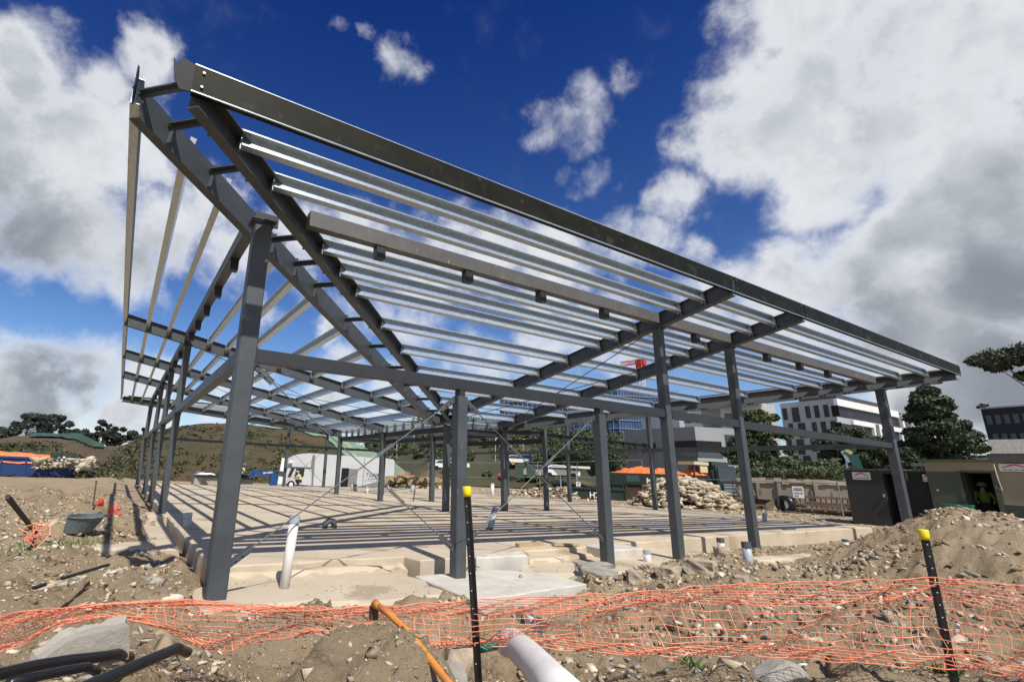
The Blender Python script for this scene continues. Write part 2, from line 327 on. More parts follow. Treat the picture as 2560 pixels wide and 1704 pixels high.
def soil_material():
    mt = bpy.data.materials.new('site_soil'); mt.use_nodes = True; t = mt.node_tree; p = t.nodes['Principled BSDF']; p.inputs['Roughness'].default_value = .95; p.inputs['Specular IOR Level'].default_value = .2
    L = t.links.new; co = t.nodes.new('ShaderNodeTexCoord').outputs['Object']
    def no(s, d, r=.6):
        n = t.nodes.new('ShaderNodeTexNoise'); n.inputs['Scale'].default_value = s; n.inputs['Detail'].default_value = d; n.inputs['Roughness'].default_value = r; L(co, n.inputs['Vector']); return n.outputs['Fac']
    def mr(v, a, b):
        n = t.nodes.new('ShaderNodeMapRange'); L(v, n.inputs[0]); n.inputs[1].default_value = a; n.inputs[2].default_value = b; return n.outputs[0]
    def mixc(f, a, b):
        n = t.nodes.new('ShaderNodeMix'); n.data_type = 'RGBA'
        L(f, n.inputs[0])
        for i, v in ((6, a), (7, b)):
            if isinstance(v, tuple): n.inputs[i].default_value = (*v, 1)
            else: L(v, n.inputs[i])
        return n.outputs[2]
    c = mixc(mr(no(.55, 7), .40, .60), (.30,.222,.135), (.44,.34,.212))      # dull clay, sandy fill
    c = mixc(mr(no(.33, 5), .56, .66), c, (.31,.255,.185))                     # greyer fill
    c = mixc(mr(no(1.3, 8, .68), .53, .64), c, (.17,.108,.062))                     # damp, reddish patches
    c = mixc(mr(no(24, 5, .7), .40, .62), c, (.38,.295,.19))
    v = t.nodes.new('ShaderNodeTexVoronoi'); v.inputs['Scale'].default_value = 34; L(co, v.inputs['Vector'])
    vr = t.nodes.new('ShaderNodeValToRGB'); L(v.outputs['Color'], vr.inputs[0]); vr.color_ramp.elements[0].position = .72; vr.color_ramp.elements[1].position = .80
    sm = mr(v.outputs['Distance'], .34, .22)
    mm = t.nodes.new('ShaderNodeMath'); mm.operation = 'MULTIPLY'; L(vr.outputs[0], mm.inputs[0]); L(sm, mm.inputs[1])
    c = mixc(mm.outputs[0], c, (.62,.54,.40))                                  # small pale stones
    L(c, p.inputs['Base Color'])
    hgt = t.nodes.new('ShaderNodeMath'); hgt.operation = 'ADD'; L(no(55, 8, .72), hgt.inputs[0]); L(no(11, 7, .7), hgt.inputs[1])
    b = t.nodes.new('ShaderNodeBump'); b.inputs['Strength'].default_value = 1.; b.inputs['Distance'].default_value = .04; L(hgt.outputs[0], b.inputs['Height']); L(b.outputs[0], p.inputs['Normal'])
    return mt
SOIL = soil_material(); me.materials.append(SOIL)
ground = bpy.data.objects.new('ground', me); C.objects.link(ground); structure(ground)
# ------------------------------------------------------------------ slab and footings
def rough_slab(poly, z0, z1, name, mt, jit=.03, step=.16, chamfer=.03, parent=None, top_noise=.0):
    """a cast slab from a plan outline, with chipped edges"""
    pts = []
    n = len(poly)
    for i in range(n):
        a = np.array(poly[i]); b = np.array(poly[(i+1) % n]); L = np.linalg.norm(b-a); k = max(1, int(L/step))
        for j in range(k): pts.append(a+(b-a)*j/k)
    pts = np.array(pts); cen = pts.mean(0); m_ = len(pts)
    jt = np.array([fbm(np.array(p[0]), np.array(p[1]), 3.1, 3) for p in pts])*jit*2
    d = pts-np.roll(pts, 1, 0)+np.roll(pts, -1, 0)-pts; nrm = np.stack([d[:, 1], -d[:, 0]], 1); nrm /= np.linalg.norm(nrm, axis=1)[:, None]+1e-9
    o = pts+nrm*jt[:, None]
    ch = chamfer*(.4+1.4*rng.random(m_))
    r0 = np.c_[o, np.full(m_, z0)]; r1 = np.c_[o+nrm*(rng.random(m_)-.5)[:, None]*jit*.5, z1-ch]; r2 = np.c_[o-nrm*ch[:, None], np.full(m_, z1)]
    b = MB(); vs = np.concatenate([r0, r1, r2])
    fs = [(i, (i+1) % m_, m_+(i+1) % m_, m_+i) for i in range(m_)]+[(m_+i, m_+(i+1) % m_, 2*m_+(i+1) % m_, 2*m_+i) for i in range(m_)]+[tuple(range(2*m_, 3*m_)), tuple(range(m_-1, -1, -1))]
    b.add(vs, fs); return b.build(name, mt, parent)
structure(rough_slab([(.12,1.02),(2.0,1.0),(3.0,.98),(3.1,.62),(5.15,.60),(5.2,.86),(7.0,.9),(7.4,1.1),(10.4,1.15),(12,1.3),(22.2,1.5),(22.2,29.2),(.1,29.2),(.1,9.4),(-.35,9.3),(-.35,8.2),(.1,8.1)], -.4, 0, 'floor_slab', CONC, .03, .3, .02))
led = rough_slab([(-.25,-.42),(1.0,-.55),(1.7,-.82),(2.75,-.84),(2.8,.5),(3.0,1.05),(.3,1.1),(-.2,.4)], -.6, -.155, 'footing_ledge', CONC, .06, chamfer=.05); structure(led)
structure(rough_slab([(4.85,-.22),(6.9,-.62),(8.7,-.55),(10.2,.2),(10.3,1.2),(4.9,1.0)], -.6, -.165, 'footing_ledge', CONC, .06, chamfer=.05))
structure(rough_slab([(.1,.92),(1.3,.78),(2.95,.72),(2.98,1.02),(.2,1.06)], -.3, -.075, 'slab_step', CONC, .05, .12, .05))
structure(rough_slab([(5.25,.52),(7.0,.62),(7.1,1.0),(5.25,.92)], -.3, -.085, 'slab_step', CONC, .05, .12, .05))
tag(rough_slab([(2.78,-1.18),(4.92,-1.02),(5.0,-.2),(4.3,.3),(2.82,.3)], -.95, -.15, 'concrete_block', CONCW, .012, .2, .015), 'pale freshly cast rectangular concrete footing in front of the middle braced column', 'concrete block')
tag(rough_slab([(3.98,.36),(5.0,.30),(5.02,.62),(4.0,.64)], -.2, .035, 'concrete_block', CONCW, .012, .2, .015), 'small white concrete upstand on the slab edge right of the middle braced column', 'concrete block')
tag(rough_slab([(7.15,.42),(8.1,.36),(8.2,.95),(7.2,1.05)], -.2, .01, 'concrete_block', CONCW, .012, .2, .015), 'white concrete pad beside the right braced column', 'concrete block')
for (xa, xb, ya, yb) in ((8.66,8.675,1.3,29),(11.5,11.515,1.35,29),(14.9,14.915,1.5,29),(5.6,5.612,1.2,29),(.3,22,8.9,8.915),(.3,22,14.0,14.02),(.3,22,5.2,5.212)):
    b = MB(); b.box(xa, xb, ya, yb, .0005, .004); structure(b.build('slab_joint', mat('slab_joint', (.2,.16,.11), (.12,.095,.07), rough=.95, scale=3)))
# old strip footings left of the frame
tag(rough_slab([(-1.75,3.25),(-.5,3.2),(-.42,3.75),(-1.7,3.9)], -.4, -.02, 'strip_footing', CONC, .05, .12, .04), 'old sand coloured strip footing in the soil left of the corner column', 'footing')
tag(rough_slab([(-.42,3.3),(-.05,3.3),(.02,8.3),(-.5,8.2)], -.4, -.09, 'strip_footing', CONC, .02, .5, .02), 'long concrete edge beam leading to the second column of the left wall', 'footing')
tag(rough_slab([(9.2,-1.2),(12.6,-1.25),(12.7,-1.0),(9.3,-.92)], -.5, -.02, 'strip_footing', CONC, .05, .14, .05), 'long half buried footing running towards the spoil heap on the right', 'footing')
# ------------------------------------------------------------------ the steel frame
FR = thing('steel_building_frame', 'dark grey steel frame of an unfinished building with bright galvanised roof purlins', 'building frame', (0,0,0))
D_, ZF, S, WI, E_ = 1.693, 5.235, .18, 8.96, .527
ZB = 2.775
def zr(u): return ZF-S*(u+D_)
def sub(o, b, name, mt): return b.build(name, mt, o)
MAPS = {'front': (lambda s, u, z: (s, u, z), XL, [8.69, 11.51]), 'left': (lambda s, u, z: (u, s, z), YL, [8.75, 13.92, 19.1]),
        'right': (lambda s, u, z: (XL-u, s, z), YL, [8.75, 13.92, 19.1]), 'back': (lambda s, u, z: (s, YL-u, z), XL, [8.69, 11.51])}
UP_U = [-1.104,-.581,.504,1.014,1.551,2.608,3.673,4.748,5.82,6.89,7.95]
CLEAT = mat('cleat_plate', (.27,.285,.29), (.21,.22,.225), rough=.45, metal=.2)
PD, PF, PT, PLIP = .235, .095, .007, .018
CPROF = [(0,0),(PF,0),(PF,-PLIP),(PF-PT,-PLIP),(PF-PT,-PT),(PT,-PT),(PT,-PD+PT),(PF-PT,-PD+PT),(PF-PT,-PD+PLIP),(PF,-PD+PLIP),(PF,-PD),(0,-PD)]
nn = math.hypot(1, S)
merged = {'right': MB(), 'back': MB()}
for wn, (mp, L, rs) in MAPS.items():
    V = lambda s, u, z: np.array(mp(s, u, z))
    o0 = V(0, 0, 0); axu = V(0, 1, 0)-o0; axs = V(1, 0, 0)-o0
    outw = (-axu*1.0+np.array((0,0,S)))/nn; nrm = (axu*S+np.array((0,0,1)))/nn     # purlin flange direction, purlin depth direction
    for u in UP_U:
        cuts = [u+E_]+[c for c in rs if u+E_+.3 < c < L-u-E_-.3]+[L-u-E_]
        for a, b_ in zip(cuts[:-1], cuts[1:]):
            g0, g1 = a+.025, b_-.07
            p0 = V(g0, u, zr(u))-outw*PF; p1 = V(g1, u, zr(u))-outw*PF
            if wn in merged: merged[wn].prism(CPROF, p0, p1, outw, nrm); continue
            b = MB(); b.prism(CPROF, p0, p1, outw, nrm); pu = b.build('purlin', GALV, FR)
            for sg, ge in ((-1, g0), (1, g1)):
                c_ = MB(); q_ = V(ge-sg*.005, u, zr(u)+.0)-outw*(PF+.006)
                c_.prism([(0,.035),(0,-PD-.035),(.06,-PD-.035),(.06,-PD+.05),(.105,-PD+.08),(.105,-.06),(.07,-.03),(.07,.035)], q_+sg*axs*.008, q_+sg*axs*.02, outw, nrm)
                sub(pu, c_, 'cleat', CLEAT)
    # fascia
    fc = [E_-D_]+rs+[L+D_-E_]
    for i, (a, b_) in enumerate(zip(fc[:-1], fc[1:])):
        b = MB(); ha, hb = (0 if i == 0 else .012), (0 if i == len(fc)-2 else .012)
        z_ = ZF+.02; hh = .315; fl = .085; tt = .009
        prof = [(0,0),(fl,0),(fl,-tt),(tt,-tt),(tt,-hh+tt),(fl,-hh+tt),(fl,-hh),(0,-hh)]
        b.prism(prof, V(a+ha, -D_, z_), V(b_-hb, -D_, z_), axu, (0,0,1))
        fo = b.build('fascia_beam', GALV if wn == 'left' else GALVD, FR)  # left channel bright, the others carry the dark reflection in their colour
        k_ = MB()
        for zz in (0, -hh): k_.prism([(-.006,-.006),(.012,-.006),(.012,.006),(-.006,.006)], V(a+ha, -D_, z_+zz+(.004 if zz == 0 else 0)), V(b_-hb, -D_, z_+zz+(.004 if zz == 0 else 0)), axu, (0,0,1))
        sub(fo, k_, 'lit_edge_beads', GALV)  # bright beads added to draw the lit flange edges
        k_ = MB()
        for s_ in (a+.09, b_-.09):
            for dz in (-.07, -.24): k_.tube([V(s_, -D_-.001, z_+dz), V(s_, -D_-.018, z_+dz)], .016, 6)
        sub(fo, k_, 'bolts', BOLT)
    # wall plate beam with hanging cleats
    wp = [.62]+rs+[L-.62]
    cl = {'front': [1.78,3.46,5.15,6.89,10.03,13.23,14.98,16.69], 'left': [1.8,3.41,4.88,6.3,7.6,10.4,12.2,15.6,17.6,21,23,25]}.get(wn, [3,6,10,13,16,18])
    for a, b_ in zip(wp[:-1], wp[1:]):
        b = MB(); zt = zr(0)-.035; g0, g1 = a+(.1 if a in rs else 0), b_-(.1 if b_ in rs else 0)
        b.prism([(-.13,-.235),(.03,-.235),(.03,0),(-.13,0)], V(g0, 0, zt), V(g1, 0, zt), axu, (0,0,1))
        wb = b.build('wall_plate_beam', BEAMG if wn == 'front' else STEEL, FR)
        b = MB(); b.prism([(-.115,.0),(.05,.0),(.05,.05),(.043,.05),(.043,.008),(-.115,.008)], V(g0+.02, 0, zt+.004), V(g1-.12, 0, zt+.004), axu, (0,0,1)); sub(wb, b, 'edge_angle', GALV)
        for s_ in cl:
            if a < s_ < b_:
                h_ = MB(); h_.prism([(-.115,0),(.02,0),(.02,-.20),(-.115,-.20)], V(s_-.075, 0, zt-.238), V(s_+.075, 0, zt-.238), axu, (0,0,1)); sub(wb, h_, 'hanging_cleat', STEELD)
    # rafters
    for r_ in rs:
        b = MB(); z0, z1 = zr(-D_+.05)-.20, zr(WI)-.20
        p0, p1 = V(r_, -D_+.06, z0), V(r_, WI, z1)
        b.ibeam(p0, p1, .15, .32)
        # end cut: small web plate
        b.beam(V(r_, -D_+.05, z0+.16), V(r_, -D_+.05, z0-.05), .15, .012, axu)
        ra = b.build('rafter', STEEL, FR)
        for u in UP_U:
            for sg in (-1, 1):
                st = MB(); st.prism([(-.005,-.285),(.005,-.285),(.005,.02),(-.005,.02)], V(r_+sg*.008, u-.02, zr(u)-.06), V(r_+sg*.07, u-.02, zr(u)-.06), axu, (0,0,1)); sub(ra, st, 'web_stiffener', STEEL)
    # wall columns, wall beam
    hts = {'front': [(3.37, 2.50), (6.61, 2.50)]}.get(wn, [])
    for s_ in rs: hts.append((s_, zr(0)-.37))
    if wn in ('front', 'back'): hts += [(0, zr(0)-.42), (L, zr(0)-.42)]
    for s_, zt in hts:
        w_ = .115 if s_ in (0, L) else (.092 if zt < 3 else .088)
        b = MB(); x_, y_, _ = V(s_, 0, 0); zb_ = -.19 if wn == 'front' else -.04
        c_ = w_*.14
        prof = [(-w_,-w_+c_),(-w_+c_,-w_),(w_-c_,-w_),(w_,-w_+c_),(w_,w_-c_),(w_-c_,w_),(-w_+c_,w_),(-w_,w_-c_)]
        b.prism(prof, (x_,y_,zb_), (x_,y_,zt), (1,0,0), (0,1,0)); co_ = b.build('column', STEEL, FR)
        b = MB(); q = w_+.05; b.box(x_-q, x_+q, y_-q, y_+q, zb_-.03, zb_+.0); sub(co_, b, 'base_plate', STEELD)
        b = MB()
        if zt < 3: b.box(x_-.05, x_+.05, y_-.07, y_+.07, zt, ZB-.172)
        else: b.box(x_-w_-.03, x_+w_+.03, y_-w_-.03, y_+w_+.03, zt, zt+.025)
        sub(co_, b, 'cap_plate', STEELD)
    wbs = [0]+rs+[L]
    for a, b_ in zip(wbs[:-1], wbs[1:]):
        b = MB(); wa = .125 if a == 0 else .1; wz = .125 if b_ == L else .1
        b.prism([(-.075,-.17),(.075,-.17),(.075,0),(-.075,0)], V(a+wa, 0, ZB), V(b_-wz, 0, ZB), axu, (0,0,1)); gb = b.build('wall_beam', STEELD if wn == 'front' else STEEL, FR)
        b = MB()
        for q_ in (a+wa, b_-wz): b.prism([(-.09,-.19),(.09,-.19),(.09,.02),(-.09,.02)], V(q_-.006, 0, ZB), V(q_+.006, 0, ZB), axu, (0,0,1))
        sub(gb, b, 'end_plates', STEELD)
    # courtyard columns and low beams
    for r_ in ([] if wn in ('front', 'back') else rs):
        x_, y_, _ = V(r_, WI, 0); b = MB(); zt = zr(WI)-.38
        b.box(x_-.095, x_+.095, y_-.095, y_+.095, -.02, zt); co_ = b.build('column', STEEL, FR)
        b = MB(); b.box(x_-.15, x_+.15, y_-.15, y_+.15, 0, .012); b.box(x_-.12, x_+.12, y_-.12, y_+.12, zt, zt+.02); sub(co_, b, 'base_plate', STEELD)
    for zt, hh in ((2.93, .2),):
        b = MB(); b.ibeam(V(WI, WI, zt-hh/2), V(L-WI, WI, zt-hh/2), .12, hh); ib = b.build('eaves_beam', STEELD, FR)
        b = MB(); n_ = int((L-2*WI)/.8)+1
        for i in range(1, n_): b.prism([(-.06,0),(.06,0),(.06,.34),(-.06,.34)], V(WI+(L-2*WI)*i/n_, WI+.03, zt), V(WI+(L-2*WI)*i/n_+.05, WI+.03, zt), axu, (0,0,1))
        sub(ib, b, 'gutter_posts', STEEL)
        b = MB(); b.beam(V(WI, WI+.03, zt+.25), V(L-WI, WI+.03, zt+.25), .02, .05); sub(ib, b, 'gutter_rail', GALV)
for wn, b in merged.items(): 
    o = b.build('purlin', GALV, FR); o['kind'] = 'stuff'
# hip rafters in pairs at the four corners
for (cx, cy, sx, sy) in ((0,0,1,1), (XL,0,-1,1), (0,YL,1,-1), (XL,YL,-1,-1)):
    P3 = lambda a, off, z: np.array((cx+sx*(a+off*.7071), cy+sy*(a-off*.7071), z))
    for off in (.36, -.36):
        b = MB(); a0 = -D_+.33; q0, q1 = P3(a0, off, zr(a0)-.205), P3(WI-.05, off, zr(WI-.05)-.205)
        d_ = (q1-q0)/np.linalg.norm(q1-q0); sd = np.array((sx*.7071, -sy*.7071, 0.))*(1 if off > 0 else -1); u_ = np.array((0,0,1.))-d_*d_[2]; u_ /= np.linalg.norm(u_)
        b.prism([(0,-.18),(.13,-.18),(.13,-.164),(.012,-.164),(.012,.164),(.13,.164),(.13,.18),(0,.18)], q0-sd*.06, q1-sd*.06, sd, u_)
        hr = b.build('hip_rafter', STEEL, FR)
        b = MB(); f0 = np.array((sx, 0, 0)) if off > 0 else np.array((0, sy, 0))
        base = np.array((cx-sx*D_, cy-sy*D_, ZF+.02)); nv = np.array((0, sy, 0)) if off > 0 else np.array((sx, 0, 0))
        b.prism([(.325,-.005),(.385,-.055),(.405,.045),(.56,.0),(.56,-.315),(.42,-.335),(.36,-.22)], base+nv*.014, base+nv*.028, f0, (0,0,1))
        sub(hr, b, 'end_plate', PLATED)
        for u in UP_U:
            b = MB(); p_ = P3(u+.02, off, zr(u)-.2)-sd*.066; b.prism([(-.05,-.165),(.0,-.165),(.0,.165),(-.05,.165)], p_-d_*.006, p_+d_*.006, sd, u_); sub(hr, b, 'stiffener', STEEL)
    for u in [-1.42]+UP_U[:]:
        b = MB(); z_ = zr(u)-.12
        b.beam(P3(u+.02, -.29, z_), P3(u+.02, .29, z_), .10, .016, (0,0,1)); b.beam(P3(u+.02, -.29, z_-.036), P3(u+.02, .29, z_-.036), .012, .07, (0,0,1))
        b.build('hip_link', STEEL, FR)
# corner column head bracket and side flange
b = MB(); b.box(-.16,.16,-.16,.16, zr(0)-.395, zr(0)-.375); b.box(-.1,.22,.02,.06, zr(0)-.375, zr(0)-.2); b.build('column_bracket', STEELD, FR)
# portal frame inside: a column and beam off the front wing
b = MB(); b.box(13.78,13.93,8.78,8.93,-.02,3.2); pc = b.build('column', STEEL, FR)
b = MB(); b.prism([(0,0),(.09,0),(.09,-.015),(.012,-.015),(.012,-.185),(.09,-.185),(.09,-.2),(0,-.2)], (13.95,8.86,3.03), (XL-.1,8.86,2.95), (0,-1,0), (0,0,1)); tb = b.build('tie_beam', STEELD, FR)
for i in range(1, 8): b = MB(); b.box(13.95+i*.8, 14.0+i*.8, 8.775, 8.85, 2.83-.01*i, 2.99-.01*i); sub(tb, b, 'web_stiffener', STEELD)
b = MB(); b.ibeam((11.6,8.9,2.98), (13.78,8.9,2.98), .12, .2); b.build('tie_beam', STEELD, FR)
b = MB(); b.ibeam((13.86,8.95,2.72), (13.86,19.0,2.72), .12, .2); b.build('tie_beam', STEELD, FR)
# cross bracing rods
def brace(p0, p1, r=.0085, plate=True, tb_at=.62):
    p0 = np.array(p0); p1 = np.array(p1); d = p1-p0; L = np.linalg.norm(d); d = d/L
    b = MB(); b.tube([p0, p1], r, 8); ro = b.build('brace_rod', ROD if plate else STEELD, FR)
    if plate:
        b = MB(); t0 = p0+d*L*tb_at
        nv = np.cross(d, (0,1,0)); nv /= np.linalg.norm(nv)
        for sg in (-1, 1): b.tube([t0+sg*nv*.018, t0+d*.24+sg*nv*.018], .006, 6)
        for q_ in (0, .24): b.beam(t0+d*q_-nv*.024, t0+d*q_+nv*.024, .02, .04, d)
        sub(ro, b, 'turnbuckle', ROD)
        for q_, sg in ((p0, 1), (p1, -1)): b = MB(); b.beam(q_-d*sg*.05, q_+d*sg*.26, .012, .085, nv); sub(ro, b, 'gusset_plate', STEEL)
        b = MB()
        for q_, sg in ((p0, 1), (p1, -1)):
            for w_ in (.04, .13): b.tube([q_+d*sg*w_+np.array((0,-.005,0)), q_+d*sg*w_+np.array((0,-.026,0))], .016, 6)
        sub(ro, b, 'bolts', BOLT)
brace((.17,-.02,2.52), (3.24,-.02,.27), tb_at=.66); brace((3.24,.02,2.42), (.16,.02,.22), tb_at=.34)
brace((3.50,-.02,2.42), (6.48,-.02,.28), tb_at=.30); brace((6.48,.02,2.42), (3.50,.02,.30), tb_at=.36)
ZR = lambda u: zr(u)-.34
for (xa, xb) in ((8.75, 11.45),):
    brace((xa,.3,ZR(.3)), (xb,8.6,ZR(8.6)), .011, False); brace((xb,.3,ZR(.3)), (xa,8.6,ZR(8.6)), .011, False)
for (ya, yb) in ((8.8, 13.87), (13.97, 19.05)):
    brace((.3,ya,ZR(.3)), (8.6,yb,ZR(8.6)), .011, False); brace((.3,yb,ZR(.3)), (8.6,ya,ZR(8.6)), .011, False)
for (xa, xb) in ((8.8, 11.4),):
    brace((xa,YL,2.5), (xb,YL,.3), .012, False); brace((xb,YL,2.5), (xa,YL,.3), .012, False)
# ------------------------------------------------------------------ loose stones
BOX = np.array([(-1,-1,-1),(1,-1,-1),(1,1,-1),(-1,1,-1),(-1,-1,1),(1,-1,1),(1,1,1),(-1,1,1)])*.62
BXF = np.array([(3,2,1),(3,1,0),(4,5,6),(4,6,7),(0,1,5),(0,5,4),(1,2,6),(1,6,5),(2,3,7),(2,7,6),(3,0,4),(3,4,7)])
STONE = [mat('pale_stone', (.56,.48,.35), (.42,.35,.245), rough=.95, scale=9, bump=.4, bscale=60), mat('tan_stone', (.37,.285,.185), (.27,.205,.13), rough=.95, scale=9, bump=.4, bscale=60),
         mat('grey_stone', (.36,.335,.29), (.26,.24,.20), rough=.95, scale=9, bump=.4, bscale=60), mat('clay_lump', (.25,.18,.112), (.18,.125,.075), rough=.98, scale=9, bump=.6, bscale=60),
         mat('chalky_stone', (.68,.62,.5), (.55,.49,.38), rough=.95, scale=9)]
def stones(name, x, y, r, probs, sink=.5, zf=H, flat=.75):
    n = len(x); q = rng.normal(size=(n,4)); q /= np.linalg.norm(q, axis=1)[:,None]; w,a,b,c = q.T
    Rm = np.stack([1-2*(b*b+c*c),2*(a*b-c*w),2*(a*c+b*w),2*(a*b+c*w),1-2*(a*a+c*c),2*(b*c-a*w),2*(a*c-b*w),2*(b*c+a*w),1-2*(a*a+b*b)],1).reshape(n,3,3)
    v = (BOX[None]*(.55+.6*rng.random((n,8,1)))+(rng.random((n,8,3))-.5)*.5)*np.stack([1+.7*rng.random(n), .65+.5*rng.random(n), .28+.5*rng.random(n)],1)[:,None,:]
    v = np.einsum('nij,nkj->nki', Rm, v)*r[:,None,None]; v[:,:,2] *= flat
    v[:,:,0] += x[:,None]; v[:,:,1] += y[:,None]; v[:,:,2] += (zf(x,y)+r*(.45-sink))[:,None]
    f = (BXF[None]+8*np.arange(n)[:,None,None]).reshape(-1,3).astype(np.int32)
    me = bpy.data.meshes.new(name); me.vertices.add(8*n); me.vertices.foreach_set('co', v.astype(np.float32).ravel())
    me.loops.add(f.size); me.loops.foreach_set('vertex_index', f.ravel()); me.polygons.add(len(f))
    me.polygons.foreach_set('loop_start', np.arange(0,f.size,3,dtype=np.int32)); me.polygons.foreach_set('loop_total', np.full(len(f),3,np.int32))
    me.polygons.foreach_set('material_index', np.repeat(rng.choice(5, n, p=probs), 12).astype(np.int32))
    for q_ in STONE: me.materials.append(q_)
    me.update(calc_edges=True); o = bpy.data.objects.new(name, me); C.objects.link(o); return o
def keep(x, y, r):
    ok = ~((x > .0) & (y > .55) & (x < 22.3))
    ok &= ~((x > -.3) & (x < 2.8) & (y > -.85)) & ~((x > 2.7) & (x < 5.0) & (y > -1.2)) & ~((x > 4.8) & (x < 10.3) & (y > -.5))
    ok &= ~((x > -1.7) & (x < 0.1) & (y > 3.2) & (y < 3.9) & (r > .02))
    return ok
def scatter(name, n, x0, x1, y0, y1, r0, r1, probs, mask=None, label=None):
    x = rng.uniform(x0, x1, n); y = rng.uniform(y0, y1, n); r = r0*(r1/r0)**(rng.random(n)**2.6)
    k_ = keep(x, y, r)
    cl = fbm(x, y, .9, 3)+.25 > rng.random(n)*.9-.25; k_ &= cl
    if mask is not None: k_ &= mask(x, y)
    o = stones(name, x[k_], y[k_], r[k_], probs); tag(o, label, 'stones', kind='stuff'); return o
scatter('rubble', 52000, -6, -.02, -2.6, 10.5, .006, .058, [.36,.26,.10,.20,.08], None, 'pale broken stones covering the spoil left of the frame')
scatter('rubble', 24000, -.3, 8, -4.9, -.4, .006, .055, [.2,.28,.2,.28,.04], None, 'mixed small stones and clay lumps in the trench behind the orange net')
scatter('rubble', 26000, -2.2, 2.2, -4.7, -2.2, .004, .026, [.18,.28,.28,.24,.02], None, 'fine gravel on the heap in front of the orange net')
scatter('rubble', 30000, 6.5, 20, -7.5, 1.2, .008, .075, [.24,.30,.14,.27,.05], None, 'stones scattered over the spoil heap on the right')
scatter('rubble', 12000, 4.6, 10.5, -3.2, -.3, .007, .07, [.30,.26,.12,.27,.05], None, 'stony dirt around the pipe stubs by the right columns')
scatter('concrete_fragments', 900, -5.5, -.1, -2.2, 9, .05, .13, [.42,.12,.26,.05,.15], None, 'flat broken concrete fragments lying on the spoil left of the frame')
scatter('clods', 1500, -4, 14, -6, 0, .03, .10, [.03,.25,.05,.65,.02], None, 'brown clods of earth in the foreground dirt')
scatter('concrete_fragments', 700, 2, 12, -5, -.5, .04, .12, [.36,.2,.28,.06,.10], None, 'flat concrete fragments and clods in the dirt behind the net')
x = rng.uniform(21, 46, 3200); y = rng.uniform(-2, 26, 3200); r = .03+.15*rng.random(3200)**3; k_ = x > 22.4
tag(stones('rubble', x[k_], y[k_], r[k_], [.35,.3,.1,.22,.03]), 'scattered stones in the yard right of the slab', 'stones', kind='stuff')
x = rng.uniform(6, 40, 2200); y = rng.uniform(28.6, 44, 2200); r = .03+.2*rng.random(2200)**3; k_ = y > 29.3+.0*x
tag(stones('rubble', x[k_], y[k_], r[k_], [.3,.3,.08,.3,.02]), 'stones on the bank behind the far slab edge', 'stones', kind='stuff')
# heap of broken slabs in the yard, one mass
def heap(name, c, rx, ry, hh, n, r0, r1, probs, label, flat=.6):
    a = rng.uniform(0, 2*np.pi, n); d = np.sqrt(rng.random(n)); x = c[0]+rx*d*np.cos(a); y = c[1]+ry*d*np.sin(a)
    zf = lambda x, y: c[2]+hh*np.clip(1-((x-c[0])/rx)**2-((y-c[1])/ry)**2, 0, 1)**.85
    r = r0*(r1/r0)**rng.random(n); o = stones(name, x, y, r, probs, .3, zf, flat); return tag(o, label, 'rubble', kind='stuff')
heap('rubble_heap', (28.9, 12.6, -.25), 3.7, 2.4, 1.7, 1300, .08, .42, [.5,.3,.1,.02,.08], 'tall heap of broken concrete slabs and sandstone by the green truck', .5)
heap('rubble_heap', (*A(965,1110,47)[:2], -.5), 4.2, 2.4, .75, 420, .1, .3, [.35,.45,.05,.13,.02], 'low bank of sandstone lumps behind the far right of the slab', .8)
heap('rubble_heap', (27.5, 21.5, -.3), 5.5, 2.2, .75, 520, .08, .30, [.4,.32,.08,.18,.02], 'low ridge of broken stone beyond the far right slab edge', .7)
def sprinkle(n, x0, x1, y0, y1, z, label):
    x = rng.uniform(x0, x1, n); y = rng.uniform(y0, y1, n); k_ = fbm(x, y, 2.2, 3) > .02
    tag(stones('grit', x[k_], y[k_], .003+.016*rng.random(k_.sum())**3, [.3,.3,.1,.28,.02], .3, lambda a, b: 0*a+z, .6), label, 'grit', kind='stuff')
sprinkle(900, -.1, 2.7, -.75, .75, -.155, 'grit and crumbs on the ledge beside the corner column')
sprinkle(700, 5.1, 10, -.15, .55, -.165, 'grit and crumbs on the ledge by the right columns')
sprinkle(1800, .3, 21.5, 1.2, 4.5, .0, 'grit blown over the front strip of the slab')
def rock(c, r, mt, label, seed, name='rock', cat='rock', group=None, sc=(1,1,1), rotz=0., box=False):
    rg = np.random.default_rng(seed); b = MB()
    import bmesh
    bm = bmesh.new()
    if box:
        bmesh.ops.create_cube(bm, size=2); bmesh.ops.subdivide_edges(bm, edges=bm.edges[:], cuts=3, use_grid_fill=True)
    else: bmesh.ops.create_icosphere(bm, subdivisions=3, radius=1)
    off = rg.random(3)*50; pl = [(Vector(rg.normal(size=3)).normalized(), .62+.3*rg.random()) for _ in range(9)]
    for v in bm.verts:
        p = v.co.copy()
        if not box:
            for n_, d_ in pl:
                e_ = p.dot(n_)-d_
                if e_ > 0: p -= n_*e_*.92
        nz = float(fbm(np.array(p.x*1.0+off[0]+p.z*.7), np.array(p.y+off[1]-p.z*.6), 1.6, 3))
        v.co = p*(1+(.30 if box else .22)*nz)
        if box:
            mxs = sorted(abs(q_) for q_ in p)
            if mxs[1] > .95: v.co *= .965-.05*rg.random()
    cz, sz = math.cos(rotz), math.sin(rotz)
    for v in bm.verts:
        q_ = Vector((v.co.x*sc[0], v.co.y*sc[1], v.co.z*sc[2]))*r; v.co = (q_.x*cz-q_.y*sz, q_.x*sz+q_.y*cz, q_.z)
    me = bpy.data.meshes.new(name); bm.to_mesh(me); bm.free(); me.materials.append(mt)
    o = bpy.data.objects.new(name, me); C.objects.link(o); o.location = tuple(map(float, c)); return tag(o, label, cat, group)
